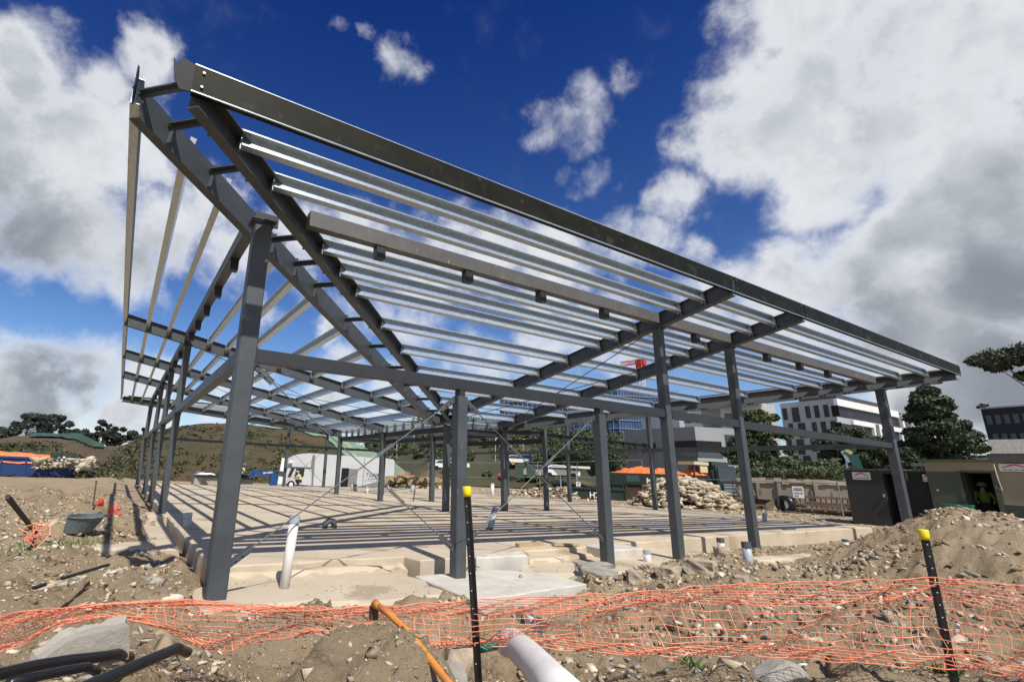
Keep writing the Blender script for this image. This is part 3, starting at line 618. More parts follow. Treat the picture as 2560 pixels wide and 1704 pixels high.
def gz(p, dz=0.): return (float(p[0]), float(p[1]), float(H(p[0], p[1]))+dz)
rock(gz(G(1055,1488,-.35),.07), .21, BLOCKST, 'large tan boulder just left of the near yellow capped picket', 1)
rock(gz(G(1040,1535,-.3),.05), .15, STONE[2], 'grey angular rock at the foot of the near yellow capped picket', 2)
rock(gz(G(1120,1525,-.3),.03), .10, STONE[1], 'brown rock between the near picket and the big white pipe', 3)
rock(gz(G(1000,1462,-.35),.03), .09, STONE[1], 'small tan rock under the net right of the orange conduit', 4)
rock(gz(G(1790,1535,-.1),.02), .17, STONE[2], 'low grey boulder below the net midway between the two yellow capped pickets', 5, sc=(1.5,1,.7))
rock(gz(G(1935,1530,-.05),.02), .12, STONE[3], 'brown clod below the net towards the right picket', 6)
rock(gz(G(1190,1530,-.3),.02), .13, STONE[1], 'flat tan rock beside the big white pipe', 7, sc=(1.2,1,.6))
for i, (x_, y_, r_, sc_, lb) in enumerate([(1372,1336,.2,(1.5,.7,.5),'grey broken masonry block at the left end of the row below the third column'),(1462,1340,.14,(.9,.8,.8),'chipped masonry block second from the left in the broken row'),
        (1540,1339,.18,(1.3,.7,.7),'reddish stained masonry block in the middle of the broken row'),(1612,1335,.18,(1.3,.8,.75),'large pale masonry block right of the reddish one'),(1668,1322,.12,(1,.9,.7),'small sandstone block at the right end of the broken row')]):
    p = G(x_, y_, -.2); rock((p[0], p[1], float(H(p[0],p[1]))+.045), r_, BLOCKST if i != 0 else CONCG, lb, 20+i, 'masonry_block', 'masonry block', 'broken blocks below the right columns', sc_, -.35+.31*i*(-1)**i, True)
for i, (x_, y_, r_, lb) in enumerate([(1495,1305,.085,'loose brick sized sandstone block on the ledge beside the third column'),(1705,1352,.11,'pale block lying right of the broken masonry row'),(1660,1345,.07,'little white stone right of the masonry row'),(1200,1322,.05,'dark lump on the white concrete footing')]):
    p = G(x_, y_, -.12); rock((p[0], p[1], float(max(H(p[0],p[1]), -.16 if i in (0,3) else -1))+r_*.35), r_, BLOCKST if i != 2 else STONE[4], lb, 40+i, 'masonry_block' if i < 2 else 'stone', 'block' if i < 2 else 'stone', None, (1.3,.8,.7), .3*i, i < 2)
# concrete chunk bottom left
b = MB(); pa, pb = A(72,1512,3.62), A(296,1502,3.75); pa2, pb2 = A(98,1447,3.62), A(284,1432,3.75)
o = rough_slab([(0,0),(.05,.10),(.2,.165),(.4,.185),(.62,.195),(.645,.02)], 0, .13, 'concrete_chunk', CONCG, .012, .05, .02)
ax = Vector(pb-pa); ax.z = 0; ln = ax.length; ax.normalize(); up = Vector((0,0,1)); nv = ax.cross(up)
mm = Matrix.Identity(4)
for i in range(3): mm[i][0], mm[i][1], mm[i][2], mm[i][3] = ax[i]*ln/.645, up[i]*1.0, nv[i]*-1.0, [pa[0],pa[1],min(pa[2],pb[2])-.045][i]
o.data.transform(mm); tag(o, 'slab shaped grey concrete chunk standing in the soil at the lower left', 'concrete chunk')
# ------------------------------------------------------------------ barrier net and pickets
P1 = np.array((1.08,-3.40)); P2 = np.array((4.10,-4.98)); 
dn = (P2-P1)/np.linalg.norm(P2-P1)
TOP = [(-260,1470),(-120,1440),(0,1412),(60,1402),(110,1395),(150,1390),(250,1384),(340,1383),(420,1381),(560,1392),(640,1392),(860,1390),(1000,1388),(1090,1383),(1170,1378),(1350,1362),(1600,1349),(1800,1341),(2000,1329),(2140,1325),(2200,1331),(2356,1350),(2520,1372)]
BOT = [(-260,1560),(-120,1530),(0,1500),(60,1480),(110,1452),(150,1432),(250,1413),(300,1418),(380,1452),(450,1496),(500,1502),(560,1488),(640,1468),(720,1452),(860,1470),(1000,1489),(1090,1491),(1170,1486),(1350,1492),(1600,1505),(1800,1514),(2000,1520),(2140,1528),(2200,1534),(2356,1562),(2520,1590)]
ROWS = np.array([0,.07,.145,.21,.27,.36,.46,.57,.68,.77,.84,.90,.955,1.])
xs_ = []; x_ = -240.
while x_ < 2500: xs_.append(x_); x_ += 21+3*math.sin(x_*.05)
xs_ = np.array(xs_); tpx = np.interp(xs_, *zip(*TOP)); bpx = np.interp(xs_, *zip(*BOT))
ROWS = np.sort(np.concatenate([ROWS, [.035,.11,.18,.24,.87,.925]])); NP = np.zeros((len(xs_), len(ROWS), 3)); nrm_n = np.array((dn[1], -dn[0], 0))
for i, x0 in enumerate(xs_):
    fold = 1 if 300 < x0 < 740 else 0
    for j, t in enumerate(ROWS):
        tt = t+.014*math.sin(x0*.013+t*9)+.007*math.sin(x0*.041+j); tt = min(max(tt, 0), 1) if 0 < t < 1 else t
        if fold: tt = tt**(1+1.1*math.sin((x0-300)/440*math.pi))
        xx = x0+3.5*math.sin(t*5+x0*.006)+(26*(t-.4)*fold*math.sin((x0-300)/440*math.pi*2))+3*math.sin(x0*.11+j*1.3)
        p = PL(xx, tpx[i]+(bpx[i]-tpx[i])*tt+1.2*math.sin(i*1.7+j*2.1), P1, P2)
        p = p+nrm_n*(.05*math.sin(t*6+x0*.01)+.025*math.sin(x0*.05+j)+.02)
        NP[i, j] = p
b = MB()
for j in range(len(ROWS)): b.tube(list(NP[:, j]), .0037 if j in (0, len(ROWS)-1, 4, 15) else .0028, 4)
for i in range(len(xs_)): b.tube(list(NP[i]), .0023, 4)
tag(b.build('barrier_net', NETM), 'orange plastic mesh safety net strung low across the foreground between pickets', 'barrier net')
def picket(top, bot, capr, label, lean=None):
    t = thing('star_picket', label, 'picket', bot, 'yellow capped black pickets holding the orange net')
    top = np.array(top); bot = np.array(bot); d = top-bot; b = MB()
    sd = np.cross(d, FW); sd /= np.linalg.norm(sd); fw = np.cross(sd, d); fw /= np.linalg.norm(fw)
    prof = []
    for k_ in range(3):
        a = math.pi/2+k_*2*math.pi/3; c_, s_ = math.cos(a), math.sin(a); w_ = .0045
        prof += [(c_*.027-s_*-w_, s_*.027+c_*-w_), (c_*.027-s_*w_, s_*.027+c_*w_), (math.cos(a+math.pi/3)*.007, math.sin(a+math.pi/3)*.007)]
    b.prism(prof, bot-d*.1, top, sd, fw); b.build('post', BLACKP, t)
    b = MB(); u = d/np.linalg.norm(d); b.tube([top-u*.055, top-u*.03, top+u*.012, top+u*.018], [capr*.98, capr, capr*1.06, capr*.92], 14); b.build('cap', YEL, t, True)
    b = MB()
    for k_ in range(11):
        q_ = bot+d*(.06+.085*k_)-fw*.0095-sd*.0; b.tube([q_-fw*.012+sd*.012, q_-fw*.0165+sd*.012], .0042, 6)
    b.build('tie_holes', mat('bright_hole', (.6,.58,.52)), t)
    return t
a1 = PL(1074,1124,P1,P2); e1 = PL(1101,1568,P1,P2); e1 = e1+(e1-a1)*.06
picket(a1, e1, .031, 'upright yellow capped black picket in front of the middle column')
a2 = PL(2124,1223,P1,P2); e2 = PL(2193,1556,P1,P2)
picket(a2, e2, .031, 'leaning yellow capped black picket in front of the spoil heap on the right')
# wire ties
b = MB()
for (xa, ya, xb, yb, dy) in ((1085,1242,1035,1255,3),(1095,1405,1130,1402,-2),(1100,1462,1140,1452,-3),(1092,1484,1038,1484,1),(1085,1300,1100,1302,1)):
    p, q = PL(xa, ya, P1, P2), PL(xb, yb, P1, P2); mid = (p+q)/2+np.array((0,0,.008*dy)); off = -nrm_n*.0; b.tube([p+nrm_n*.03, mid+nrm_n*.06, q+nrm_n*.05], .0028, 5)
tag(b.build('wire_ties', BLACKP), 'black wire ties sticking out from the near yellow capped picket', 'wire ties')
# ------------------------------------------------------------------ pipes
def pipe_thing(name, pts, r, mt, label, cat='pipe', n=18, hollow=True, collar=None, group=None, cmt=None):
    t = thing(name, label, cat, pts[0], group)
    b = MB()
    b.tube(pts, r, n, cap=True); b.build('pipe_body', mt, t, True)
    if collar:                                     # (length, extra radius) at the last point
        p1 = np.array(pts[-1], float); d = p1-np.array(pts[-2], float); d /= np.linalg.norm(d)
        b = MB(); b.ring(p1-d*collar[0], p1+d*.01, r+collar[1], r*.82, n); b.build('collar', cmt or PVCD, t)
    return t
# upright stubs: (x, y foot, y top, radius px, z foot, material, label)
for (x0, y0, x1, y1, rp, z0, mt, lb, cm) in [
    (653,1352,679,1186,11.5,-.155,PVCW,'tall white pipe stub with a grey collar standing beside the corner column',PVC),
    (430,1222,433,1180,9,-.10,PVC,'short grey pipe stub beside the trench left of the corner column',PVC),
    (1489,1291,1488,1266,8,-.165,PVCW,'short white pipe stub with grey top on the ledge right of the third column',PVC),
    (1727,1322,1716,1247,9.5,-.2,PVC,'tall grey pipe stub with a dark cap right of the tall columns',PVCD),
    (1660,1268,1657,1238,7.5,-.165,PVCW,'white pipe stub between the two tall front columns',PVCD),
    (1946,1256,1944,1241,6,-.1,PVCW,'low white pipe stub with dark cap at the foot of the spoil heap',PVCD),
    (1759,1198,1759,1180,4.5,0,PVC,'thin grey pipe stub on the far right part of the slab',PVC),
    (812,1128,811,1110,4,0,PVC,'light grey pipe stub standing before the white truck',PVC),(818,1130,818,1114,3.6,0,PVCD,'dark pipe stub standing before the white truck',PVCD),
    (845,1134,845,1119,3,0,PVCW,'white pipe stub between the courtyard columns and the truck',PVC),(893,1126,892,1112,3,0,PVCW,'small white pipe stub near the rear of the truck',PVC),
    (948,1131,950,1115,4.5,0,PVC,'grey pipe stub leaning against a rusty stake in the courtyard',PVC),
    (1133,1142,1133,1112,4,0,PVCW,'white downpipe stub at a far column in the courtyard',PVCW)]:
    p = G(x0, y0, z0); hd = math.hypot(p[0]-EYE[0], p[1]-EYE[1]); q = A(x1, y1, hd); dep = (p-EYE).dot(FW); r = rp*KD*dep/FPX
    pipe_thing('pipe_stub', [p-np.array((0,0,.1)), q], r, mt, lb, 'pipe stub', 16, True, (min(.09, .3*np.linalg.norm(q-p)), .006), 'pipe stubs standing up from the slab', cm)
b = MB(); p = G(951,1152,0); hd = math.hypot(p[0]-EYE[0], p[1]-EYE[1]); b.beam(p, A(955,1124,hd), .09, .05); tag(b.build('stake', RUST), 'rusty stake standing by the courtyard pit', 'stake')
# big white drain
z_ = -.42; pts = [A(1335,1640,2.55), A(1268,1568,3.02), A(1215,1508,3.72), A(1180,1478,4.15), A(1168,1478,4.35)]
pts = [np.array(p) for p in pts]
dp = pipe_thing('drain_pipe', pts, .096, PVCW, 'large white drain pipe running out of the trench at the bottom centre', 'drain pipe', 28)
b = MB()
for k_ in range(4): b.tube([pts[1]+(pts[0]-pts[1])*(.02+.07*k_)+.0975*(math.cos(a)*np.array((.80,-.45,0))+math.sin(a)*np.array((.25,.45,.86))) for a in np.linspace(.5, 2.5, 12)], .0028, 4)
b.build('wire_wrap', mat('thin_wire', (.3,.3,.32), rough=.5), dp)
p0, p1 = A(1206,1414,5.0), A(1240,1438,4.6)
sp = pipe_thing('drain_pipe', [p0, p1], .026, PVCW, 'short white pipe between two dark flanges in the trench behind the net', 'drain pipe', 16)
d = (p1-p0)/np.linalg.norm(p1-p0)
for q_, rr in ((p0, .075), (p1, .062)): b = MB(); b.tube([q_-d*.012, q_+d*.012], rr, 22); b.build('flange', PVCD if rr < .07 else mat('dusty_flange', (.17,.15,.13)), sp)
pipe_thing('green_pipe', [A(1098,1492,3.95), A(1140,1484,4.1)], .03, mat('green_pvc', (.06,.26,.17), rough=.45), 'short green pipe poking out beside the near picket', 'pipe', 12)
oc = pipe_thing('conduit', [A(1062,1610,2.5), A(1030,1568,2.72), A(985,1510,2.95), A(945,1460,3.13), A(900,1416,3.36), A(868,1391,3.5)],   .0195, ORANGE, 'bright orange conduit leaning on the gravel heap', 'conduit', 14)
b = MB(); q0, q1 = A(880,1401,3.45), A(862,1387,3.53); b.tube([q0, q1], .020, 14, True, .027); b.build('bell_end', ORANGE, oc, True)
b = MB(); b.beam(A(861,1392,3.55), A(859,1424,3.55), .035, .05, (1,0,0)); tag(b.build('timber_peg', mat('brown_timber', (.16,.085,.045), rough=.8)), 'brown timber peg under the open end of the orange conduit', 'peg')
for pts, r, lb in (([(-60,1562,3.1),(0,1550,3.2),(80,1531,3.35),(160,1518,3.5),(230,1510,3.62),(272,1503,3.72),(300,1512,3.82)], .028, 'thick black poly pipe crossing the lower left corner'),
                   ([(20,1572,3.0),(90,1554,3.15),(150,1542,3.25),(200,1533,3.33),(225,1545,3.38)], .022, 'thinner black poly pipe half buried between the two thick ones'),
                   ([(130,1610,2.62),(200,1578,2.8),(290,1540,3.0),(360,1510,3.2),(408,1490,3.36),(432,1500,3.46)], .027, 'black poly pipe curving up from the bottom edge towards the net')):
    pipe_thing('poly_pipe', [A(*p) for p in pts], r, BLACK, lb, 'poly pipe', 14, group='black poly pipes at the lower left')
# rods and pickets lying or leaning on the left spoil
for pa, pb, r, mt, lb, nm in ((A(17,1142,7.6), G(83,1226,.12), .032, RUST, 'dark steel post leaning over on the left spoil', 'steel_post'), (A(222,1105,13.6), A(214,1162,13.4), .028, RUST, 'thin upright rusty stake with a red flag on the left spoil', 'stake'),
        (A(142,1330,5.5), A(250,1298,6.1), .018, BLACKP, 'thin black bar lying on the stones left of the corner column', 'steel_bar'), (A(78,1352,5.3), A(104,1343,5.4), .02, BLACKP, 'short black bar end half buried at the far left', 'steel_bar')):
    b = MB(); b.beam(pa, pb, r*1.6, r*1.2, (.2,.3,1) if nm == 'steel_bar' else (1,0,0)); tag(b.build(nm, mt), lb, 'steel bar' if nm == 'steel_bar' else 'stake')
p = A(231,1156,13.3); b = MB(); b.add([p+(-.07,0,-.07), p+(.08,.05,-.07), p+(.05,0,.08), p+(-.03,.06,.10), p+(0,-.07,0)], [(0,1,4),(1,2,4),(2,3,4),(3,0,4),(0,3,2,1)]); tag(b.build('flag', RED), 'crumpled red plastic flag beside the thin stake', 'flag')
b = MB()
for i in range(16):
    p = A(250+26*rng.random(), 1168+18*rng.random(), 11.2+rng.random()); s_ = .05+.07*rng.random(); q_ = [p+(rng.random(3)-.5)*s_*2 for _ in range(4)]; b.add(q_, [(0,1,2),(0,2,3)])
tag(b.build('plastic_scraps', mat('coral_plastic', (.8,.16,.10), rough=.5)), 'torn scraps of orange red mesh on the left spoil', 'plastic scraps', kind='stuff')
b = MB()
for i in range(14):
    p = A(70+20*rng.random(), 1208+34*rng.random(), 7.6+.5*rng.random()); b.tube([p, p+(rng.random(3)-.5)*.25, p+(rng.random(3)-.5)*.3], .006, 4)
tag(b.build('net_bundle', NETM), 'tangled bundle of orange net around the foot of the leaning post', 'net bundle', kind='stuff')
# grey tub
p = A(178,1222,10.6); t = thing('plastic_tub', 'open grey plastic tub tipped in the grass on the left spoil', 'tub', p)
b = MB(); tn = np.array((.12,-.08,.30)); a_ = np.array((.28,0,0)); c_ = np.array((0,.19,.02))
rr = lambda o, s: [o+s*(math.cos(q_)*a_+math.sin(q_)*c_) for q_ in np.linspace(0, 2*math.pi, 17)[:-1]]
v = rr(p-.02*tn, .72)+rr(p+tn*.85, 1.)+rr(p+tn*.85, .93)+rr(p+tn*.12, .66); n_ = 16
b.add(v, [(k_*n_+j, k_*n_+(j+1) % n_, (k_+1)*n_+(j+1) % n_, (k_+1)*n_+j) for k_ in range(3) for j in range(n_)]+[tuple(range(n_-1,-1,-1)), tuple(range(3*n_, 4*n_))]); b.build('tub_body', mat('grey_tub', (.13,.155,.16), rough=.5), t)
b = MB(); b.tube(rr(p+tn*.85, 1.02)+[rr(p+tn*.85, 1.02)[0]], .014, 6); b.build('rim', mat('grey_tub', (.13,.155,.16)), t)
# timber offcuts on the slab
for (x0, y0, x1, y1, w_, h_, lb) in ((1190,1254,1248,1250,.11,.07,'timber offcut lying on the slab behind the white upstand'),(1272,1252,1330,1252,.12,.035,'thin timber plank lying on the slab right of the offcut'),(1640,1278,1700,1265,.06,.03,'white batten lying across the rubble right of the tall column')):
    p, q = G(x0, y0, .03), G(x1, y1, .03)
    if x0 > 1600: p[2] = float(H(p[0],p[1]))+.08; q[2] = float(H(q[0],q[1]))+.08
    b = MB(); b.beam(p, q, w_, h_); tag(b.build('timber_offcut', TIMB if x0 < 1600 else CONCW), lb, 'offcut')
t = pipe_thing('pipe_offcut', [G(1128,1213,.06), G(1128,1213,.06)+np.array((.28,.15,.42))], .075, PVC, 'grey pipe offcut leaning out of the slab behind the middle column', 'pipe offcut', 16, True, (.05,.004), None, PVC)
p = G(758,1214,0); b = MB(); b.tube([p+(-.12,0,.0), p+(-.10,0,.1), p+(-.02,0,.16), p+(.08,0,.14), p+(.12,0,.0)], .07, 12); tag(b.build('pipe_elbow', PVCD, None, True), 'dark pipe elbow on the slab between the two braced columns', 'pipe elbow')
p = G(1815,1218,0.); b = MB(); b.beam(p+(-.3,0,.015), p+(.35,.02,.015), .12, .03); tag(b.build('steel_plate', PVCD), 'flat grey plate lying on the slab right of the tall columns', 'plate')
# pit in the courtyard
b = MB(); q0, q1, q2, q3 = G(885,1146,0), G(1015,1160,0), G(1035,1148,0), G(930,1140,0)
# grass tufts
def tufts(name, spots, label, mt, hh=.12, n=60, sp=.10):
    b = MB()
    for (x_, y_) in spots:
        for i in range(n):
            px, py = x_+rng.normal()*sp, y_+rng.normal()*sp; z = float(H(px, py)); a = rng.uniform(0, 6.28); l = hh*(.4+rng.random()); dx, dy = math.cos(a), math.sin(a); w_ = .004
            b.add([(px-dy*w_, py+dx*w_, z-.01), (px+dy*w_, py-dx*w_, z-.01), (px+dx*l*.3+dy*w_*.6, py+dy*l*.3-dx*w_*.6, z+l*.65), (px+dx*l*.75, py+dy*l*.75, z+l)], [(0,1,2),(0,2,3)])
    return tag(b.build(name, mt), label, 'grass', kind='stuff')
GRASS = mat('grass', (.10,.19,.03), (.05,.10,.02), rough=.7, scale=20)
sp = lambda L: [tuple(G(x, y, -.1)[:2]) for x, y in L]
tufts('grass', sp([(1600,1532),(2165,1552),(2190,1558),(1330,1528),(1345,1545),(20,1568)]), 'green grass tufts among the stones near the net', GRASS, .07, 45, .035)
tufts('grass', [tuple(A(x, y, 10)[:2]) for x, y in ((150,1235),(175,1240),(200,1232),(40,1245),(15,1240),(60,1236),(100,1240))], 'longer green grass on the left spoil around the tub', GRASS, .10, 22, .16)
DRY = mat('dry_grass', (.22,.17,.07), (.13,.11,.04), rough=.8, scale=20)
tufts('dry_grass', [tuple(G(x, y, 0)[:2]) for x, y in ((2030,1188),(2045,1190),(2060,1192),(2015,1187))], 'dry weeds at the far right slab edge', DRY, .45, 40, .3)
# ------------------------------------------------------------------ hills
def hill(name, crest, df, dc, zf, mats, n=110, m_=26, amp=.5, pick=None, lift=0., t0=None, t1=None, struct=True):
    xs = np.linspace(crest[0][0], crest[-1][0], n); yc = np.interp(xs, *zip(*crest)); b = MB(); V = np.zeros((n, m_, 3))
    for i in range(n):
        d = dirv(xs[i], yc[i]); hd = np.array((d[0], d[1], 0))/math.hypot(d[0], d[1]); zc = EYE[2]+dc*d[2]/math.hypot(d[0], d[1])
        a0 = 0 if t0 is None else np.interp(xs[i], *zip(*t0)); a1 = 1 if t1 is None else np.interp(xs[i], *zip(*t1))
        for j in range(m_):
            t = j/(m_-1)
            if t1 is not None or t0 is not None: t = a0+(a1-a0)*t
            elif t > 1: pass
            tt = t*1.25                                     # past 1 = back slope
            r = df+(dc-df)*tt; s_ = tt if tt <= 1 else 1-(tt-1)*2.2
            z = zf+(zc-zf)*(1-(1-max(min(s_, 1), 0))**1.5)
            p = EYE*np.array((1,1,0))+hd*r; 
            z += amp*float(fbm(np.array(p[0]), np.array(p[1]), .22, 4))*(.25+.75*math.sin(math.pi*min(tt, 1)))
            V[i, j] = (p[0], p[1], z+lift)
    vs = V.reshape(-1, 3); fs = [(i*m_+j, (i+1)*m_+j, (i+1)*m_+j+1, i*m_+j+1) for i in range(n-1) for j in range(m_-1)]
    b.add(vs, fs); o = b.build(name, mats, None, True)
    if struct: structure(o)
    return o
HB = mat('hill_soil_shadowed', (.088,.052,.024), (.042,.042,.017), rough=.95, scale=.16, detail=9, bump=1., bscale=1.6, spots=((.035,.045,.016), .55, .55))  # cloud shadow over the hill is darkened into this colour
HG = mat('hill_grass', (.035,.050,.020), (.022,.032,.014), rough=.95, scale=.3, detail=8, bump=1., bscale=2, spots=((.08,.052,.03), .35, .62))
HR = mat('hill_clay_shadowed', (.115,.066,.04), (.06,.046,.026), rough=.95, scale=.12, detail=8, bump=.8, bscale=1.5)  # clay tone lowered too, cloud shadow painted in
MESHG = mat('green_netting', (.21,.30,.20), (.12,.20,.13), rough=.8, scale=.9, detail=8, bump=1., bscale=2.5, spots=((.33,.36,.24), 1.4, .58))
MESHD = mat('dark_green_netting', (.035,.085,.055), (.022,.055,.038), rough=.8, scale=.5, detail=6, bump=.6, bscale=2)
CR = [(120,1122),(165,1095),(195,1075),(230,1056),(300,1018),(350,995),(400,982),(450,976),(520,975),(575,978),(650,984),(700,990),(760,998),(800,1008),(830,1026),(870,1045),(900,1060),(940,1092),(965,1108)]
hill('hill', CR, 57, 78, -.6, HB, 140, 30, .9)
tag(hill('hill_netting', [c for c in CR if c[0] >= 560], 57, 78, -.6, MESHG, 80, 22, .9, lift=.18, t0=[(575,.72),(650,.68),(720,.62),(760,.45),(800,.30),(850,.05),(965,0)], t1=[(575,.80),(965,.80)], struct=False), 'pale green erosion netting draped over the right shoulder of the brown hill', 'netting')
hill('hill', [(-160,1012),(0,1010),(40,1005),(75,1000),(150,1003),(185,1002),(215,1017),(240,1026),(300,1030),(360,1033),(420,1040)], 58, 90, -.4, HR, 90, 24, 1.2)
tag(hill('hill_netting', [(68,1001),(75,1000),(150,1003),(185,1002),(215,1017),(240,1026)], 58, 90, -.4, MESHD, 40, 14, 1.2, lift=.25, t0=[(68,.62),(240,.5)], t1=[(68,.80),(240,.80)], struct=False), 'dark green netting over the flat topped mound in the far left', 'netting')
hill('hill', [(-160,1030),(0,1026),(60,1022),(120,1031),(170,1047),(210,1068),(250,1090),(290,1106)], 41, 54, -.5, HG, 70, 22, .7)
hill('hill', [(840,1010),(900,1002),(960,990),(1050,985),(1150,990),(1250,1000),(1330,1014),(1440,1030),(1560,1045),(1700,1050),(1900,1050),(2100,1046),(2400,1050)], 74, 150, -.5, mat('far_grass', (.060,.056,.024), (.034,.036,.016), rough=.95, scale=.08, detail=8, bump=.6, bscale=.8, spots=((.10,.082,.045), .16, .60)), 130, 24, 1.5)
# ------------------------------------------------------------------ trees
def leafmat(name, c1, c2):
    mt = mat(name, c1, c2, rough=.65, scale=.55, detail=3); return mt
LF = {'dark': leafmat('foliage_dark', (.045,.068,.024), (.020,.034,.014)), 'blue': leafmat('foliage_bluish', (.040,.056,.046), (.020,.030,.026)), 'mid': leafmat('foliage_mid', (.075,.098,.030), (.032,.050,.017)), 'gum': leafmat('foliage_gum', (.070,.078,.045), (.040,.048,.030))}
BARK = mat('bark', (.13,.095,.065), (.07,.05,.035), rough=.9, scale=3)
def leaves(n, centres, rad, size, rg, squash=.75):
    ci = rg.integers(0, len(centres), n); d = rg.normal(size=(n,3)); d /= np.linalg.norm(d, axis=1)[:,None]
    rr = rad[ci]*(.45+.6*rg.random(n)**.6); p = centres[ci]+d*rr[:,None]*np.array((1,1,squash))
    a = rg.normal(size=(n,3)); a /= np.linalg.norm(a, axis=1)[:,None]; b = np.cross(a, d+rg.normal(size=(n,3))*.5); b /= np.linalg.norm(b, axis=1)[:,None]+1e-9
    s_ = size*(.5+rg.random(n))[:,None]; a = a*s_; b = b*s_*.6
    return np.stack([p-a, p-b*.8, p+a, p+b], 1)
def quads_obj(name, q, mt, parent=None):
    n = len(q); me = bpy.data.meshes.new(name); me.vertices.add(4*n); me.vertices.foreach_set('co', q.astype(np.float32).ravel()); me.loops.add(4*n)
    me.loops.foreach_set('vertex_index', np.arange(4*n, dtype=np.int32)); me.polygons.add(n); me.polygons.foreach_set('loop_start', np.arange(0,4*n,4,dtype=np.int32)); me.polygons.foreach_set('loop_total', np.full(n,4,np.int32))
    me.materials.append(mt); me.update(calc_edges=True); o = bpy.data.objects.new(name, me); C.objects.link(o)
    if parent is not None: o.parent = parent; o.matrix_parent_inverse = Matrix.Translation(-parent.location)
    return o
def tree(label, base, top, rx, seed, leaf='dark', n=2600, size=.32, form='round', trunk=.3, nc=26, group=None, squash=.75):
    rg = np.random.default_rng(seed); base = np.array(base, float); h = top-base[2]; t = thing('tree', label, 'tree', base, group)
    cen = []; rad = []
    for i in range(nc):
        u = rg.random(); a = rg.uniform(0, 2*np.pi)
        if form == 'cone': z = trunk+(1-trunk)*u; w_ = (1-u)**1.05*1.05+.06
        elif form == 'tall': z = trunk+(1-trunk)*u; w_ = math.sin(math.pi*(.12+.82*u))**.7
        elif form == 'gum': z = trunk+(1-trunk)*(u**.7); w_ = .35+.75*math.sin(math.pi*(.15+.75*u))
        else: z = trunk+(1-trunk)*u; w_ = math.sqrt(max(0, 1-(2*u-.95)**2))+.1
        r_ = rx*w_*math.sqrt(rg.random()); k_ = rx*(.20+.20*rg.random())*(.6+.4*w_)
        cen.append(base+np.array((r_*math.cos(a), r_*math.sin(a), min(h*z, h-k_*.75)))); rad.append(k_)
    cen = np.array(cen); rad = np.array(rad)
    quads_obj('crown', leaves(int(n*2.4), cen, rad, size*.6, rg, squash), LF[leaf], t)
    b = MB(); tw = max(.05, h*.022); top_ = base+np.array((rg.normal()*.03*h, rg.normal()*.03*h, h*.72)); mid = base+np.array((rg.normal()*.02*h, 0, h*.36))
    b.tube([base-np.array((0,0,.3)), mid, top_], tw, 7, True, tw*.3)
    for c_ in cen[:10]: b.tube([mid+(top_-mid)*rg.random()*.8, (mid+c_)/2+np.array((0,0,.05*h)), c_], tw*.35, 5, False, tw*.08)
    b.build('trunk', BARK, t); return t
def tree_px(label, x, ytop, ybase, halfw, d, seed, **kw):
    b_ = A(x, ybase, d); dep = (b_-EYE).dot(FW); return tree(label, b_, A(x, ytop, d)[2], halfw*KD*dep/FPX, seed, **kw)
gl = 'far dark trees along the left skyline'
for i, (x, yt, w_, fm, tk, lb) in enumerate([(-12,982,40,'round',.15,'dark tree cut by the left edge of the frame'),(52,950,32,'gum',.3,'broad dark tree, left of the two tallest on the left skyline'),(108,952,28,'gum',.3,'tall dark tree, right of the two tallest on the left skyline'),(142,968,18,'round',.35,'rounded dark tree crown just right of the tallest left pair'),(168,986,26,'round',.05,'low dark tree between the tall left pair and the column shaped trees'),
      (204,992,18,'round',.05,'low bushy tree left of the paired upright trees'),(222,966,15,'tall',.1,'upright dark tree with twin tops on the left skyline'),(244,976,10,'tall',.1,'narrow tree right of the twin topped upright tree'),(262,982,22,'gum',.2,'spreading open crowned tree near the left wing of the frame'),(292,990,22,'gum',.15,'thin crowned tree right of the spreading one'),(322,984,4,'tall',.2,'very narrow pointed tree beside the left columns'),(338,1001,24,'round',.05,'low round tree behind the left columns'),(368,1000,24,'round',.05,'low tree hidden behind the left columns of the frame')]):
    tree_px(lb, x, yt, 1040, w_, 112, 100+i, leaf='blue', n=2300, size=.42, form=fm, trunk=tk, nc=22, group=gl)
tree_px('big dark spreading evergreen behind the green shed right of the frame', 2172, 884, 1078, 84, 62, 140, leaf='dark', n=13000, size=.26, form='cone', trunk=.06, nc=80, squash=.55)
gr = 'trees below the white apartments'
tree_px('round tree with lighter top in front of the grey walled apartments', 1762, 943, 1085, 52, 66, 141, leaf='mid', n=6000, size=.24, trunk=.1, nc=40, group=gr)
tree_px('lower dark tree left of the round light topped tree', 1722, 1008, 1088, 40, 62, 142, leaf='dark', n=3600, size=.24, trunk=.05, nc=30, group=gr)
tree_px('wide dark tree under the white banded balconies', 1955, 982, 1088, 50, 64, 143, leaf='dark', n=7000, size=.25, trunk=.05, nc=46, group=gr)
tree_px('bushy tree between the round light topped tree and the wide one', 1840, 1056, 1092, 60, 58, 144, leaf='mid', n=4200, size=.22, trunk=.02, nc=34, group=gr)
tree_px('dark tree just left of the corner column on the right', 2000, 1002, 1088, 44, 66, 145, leaf='dark', n=3600, size=.25, trunk=.05, nc=30, group=gr)
tree_px('low dark tree behind the roof of the dark shed', 2075, 1030, 1088, 48, 60, 146, leaf='dark', n=3200, size=.22, trunk=.05, nc=30, group=gr)
tree_px('dense dark tree beside the grey office, behind the fence', 1365, 1006, 1085, 62, 72, 147, leaf='dark', n=5600, size=.26, trunk=.04, nc=40)
tree_px('rounded green bush tree behind the white carport', 1240, 1052, 1084, 34, 80, 148, leaf='mid', n=2400, size=.26, trunk=.02, nc=24)
tree_px('smaller tree right behind the carport roof', 1296, 1030, 1082, 40, 92, 149, leaf='dark', n=2800, size=.3, trunk=.02, nc=24)
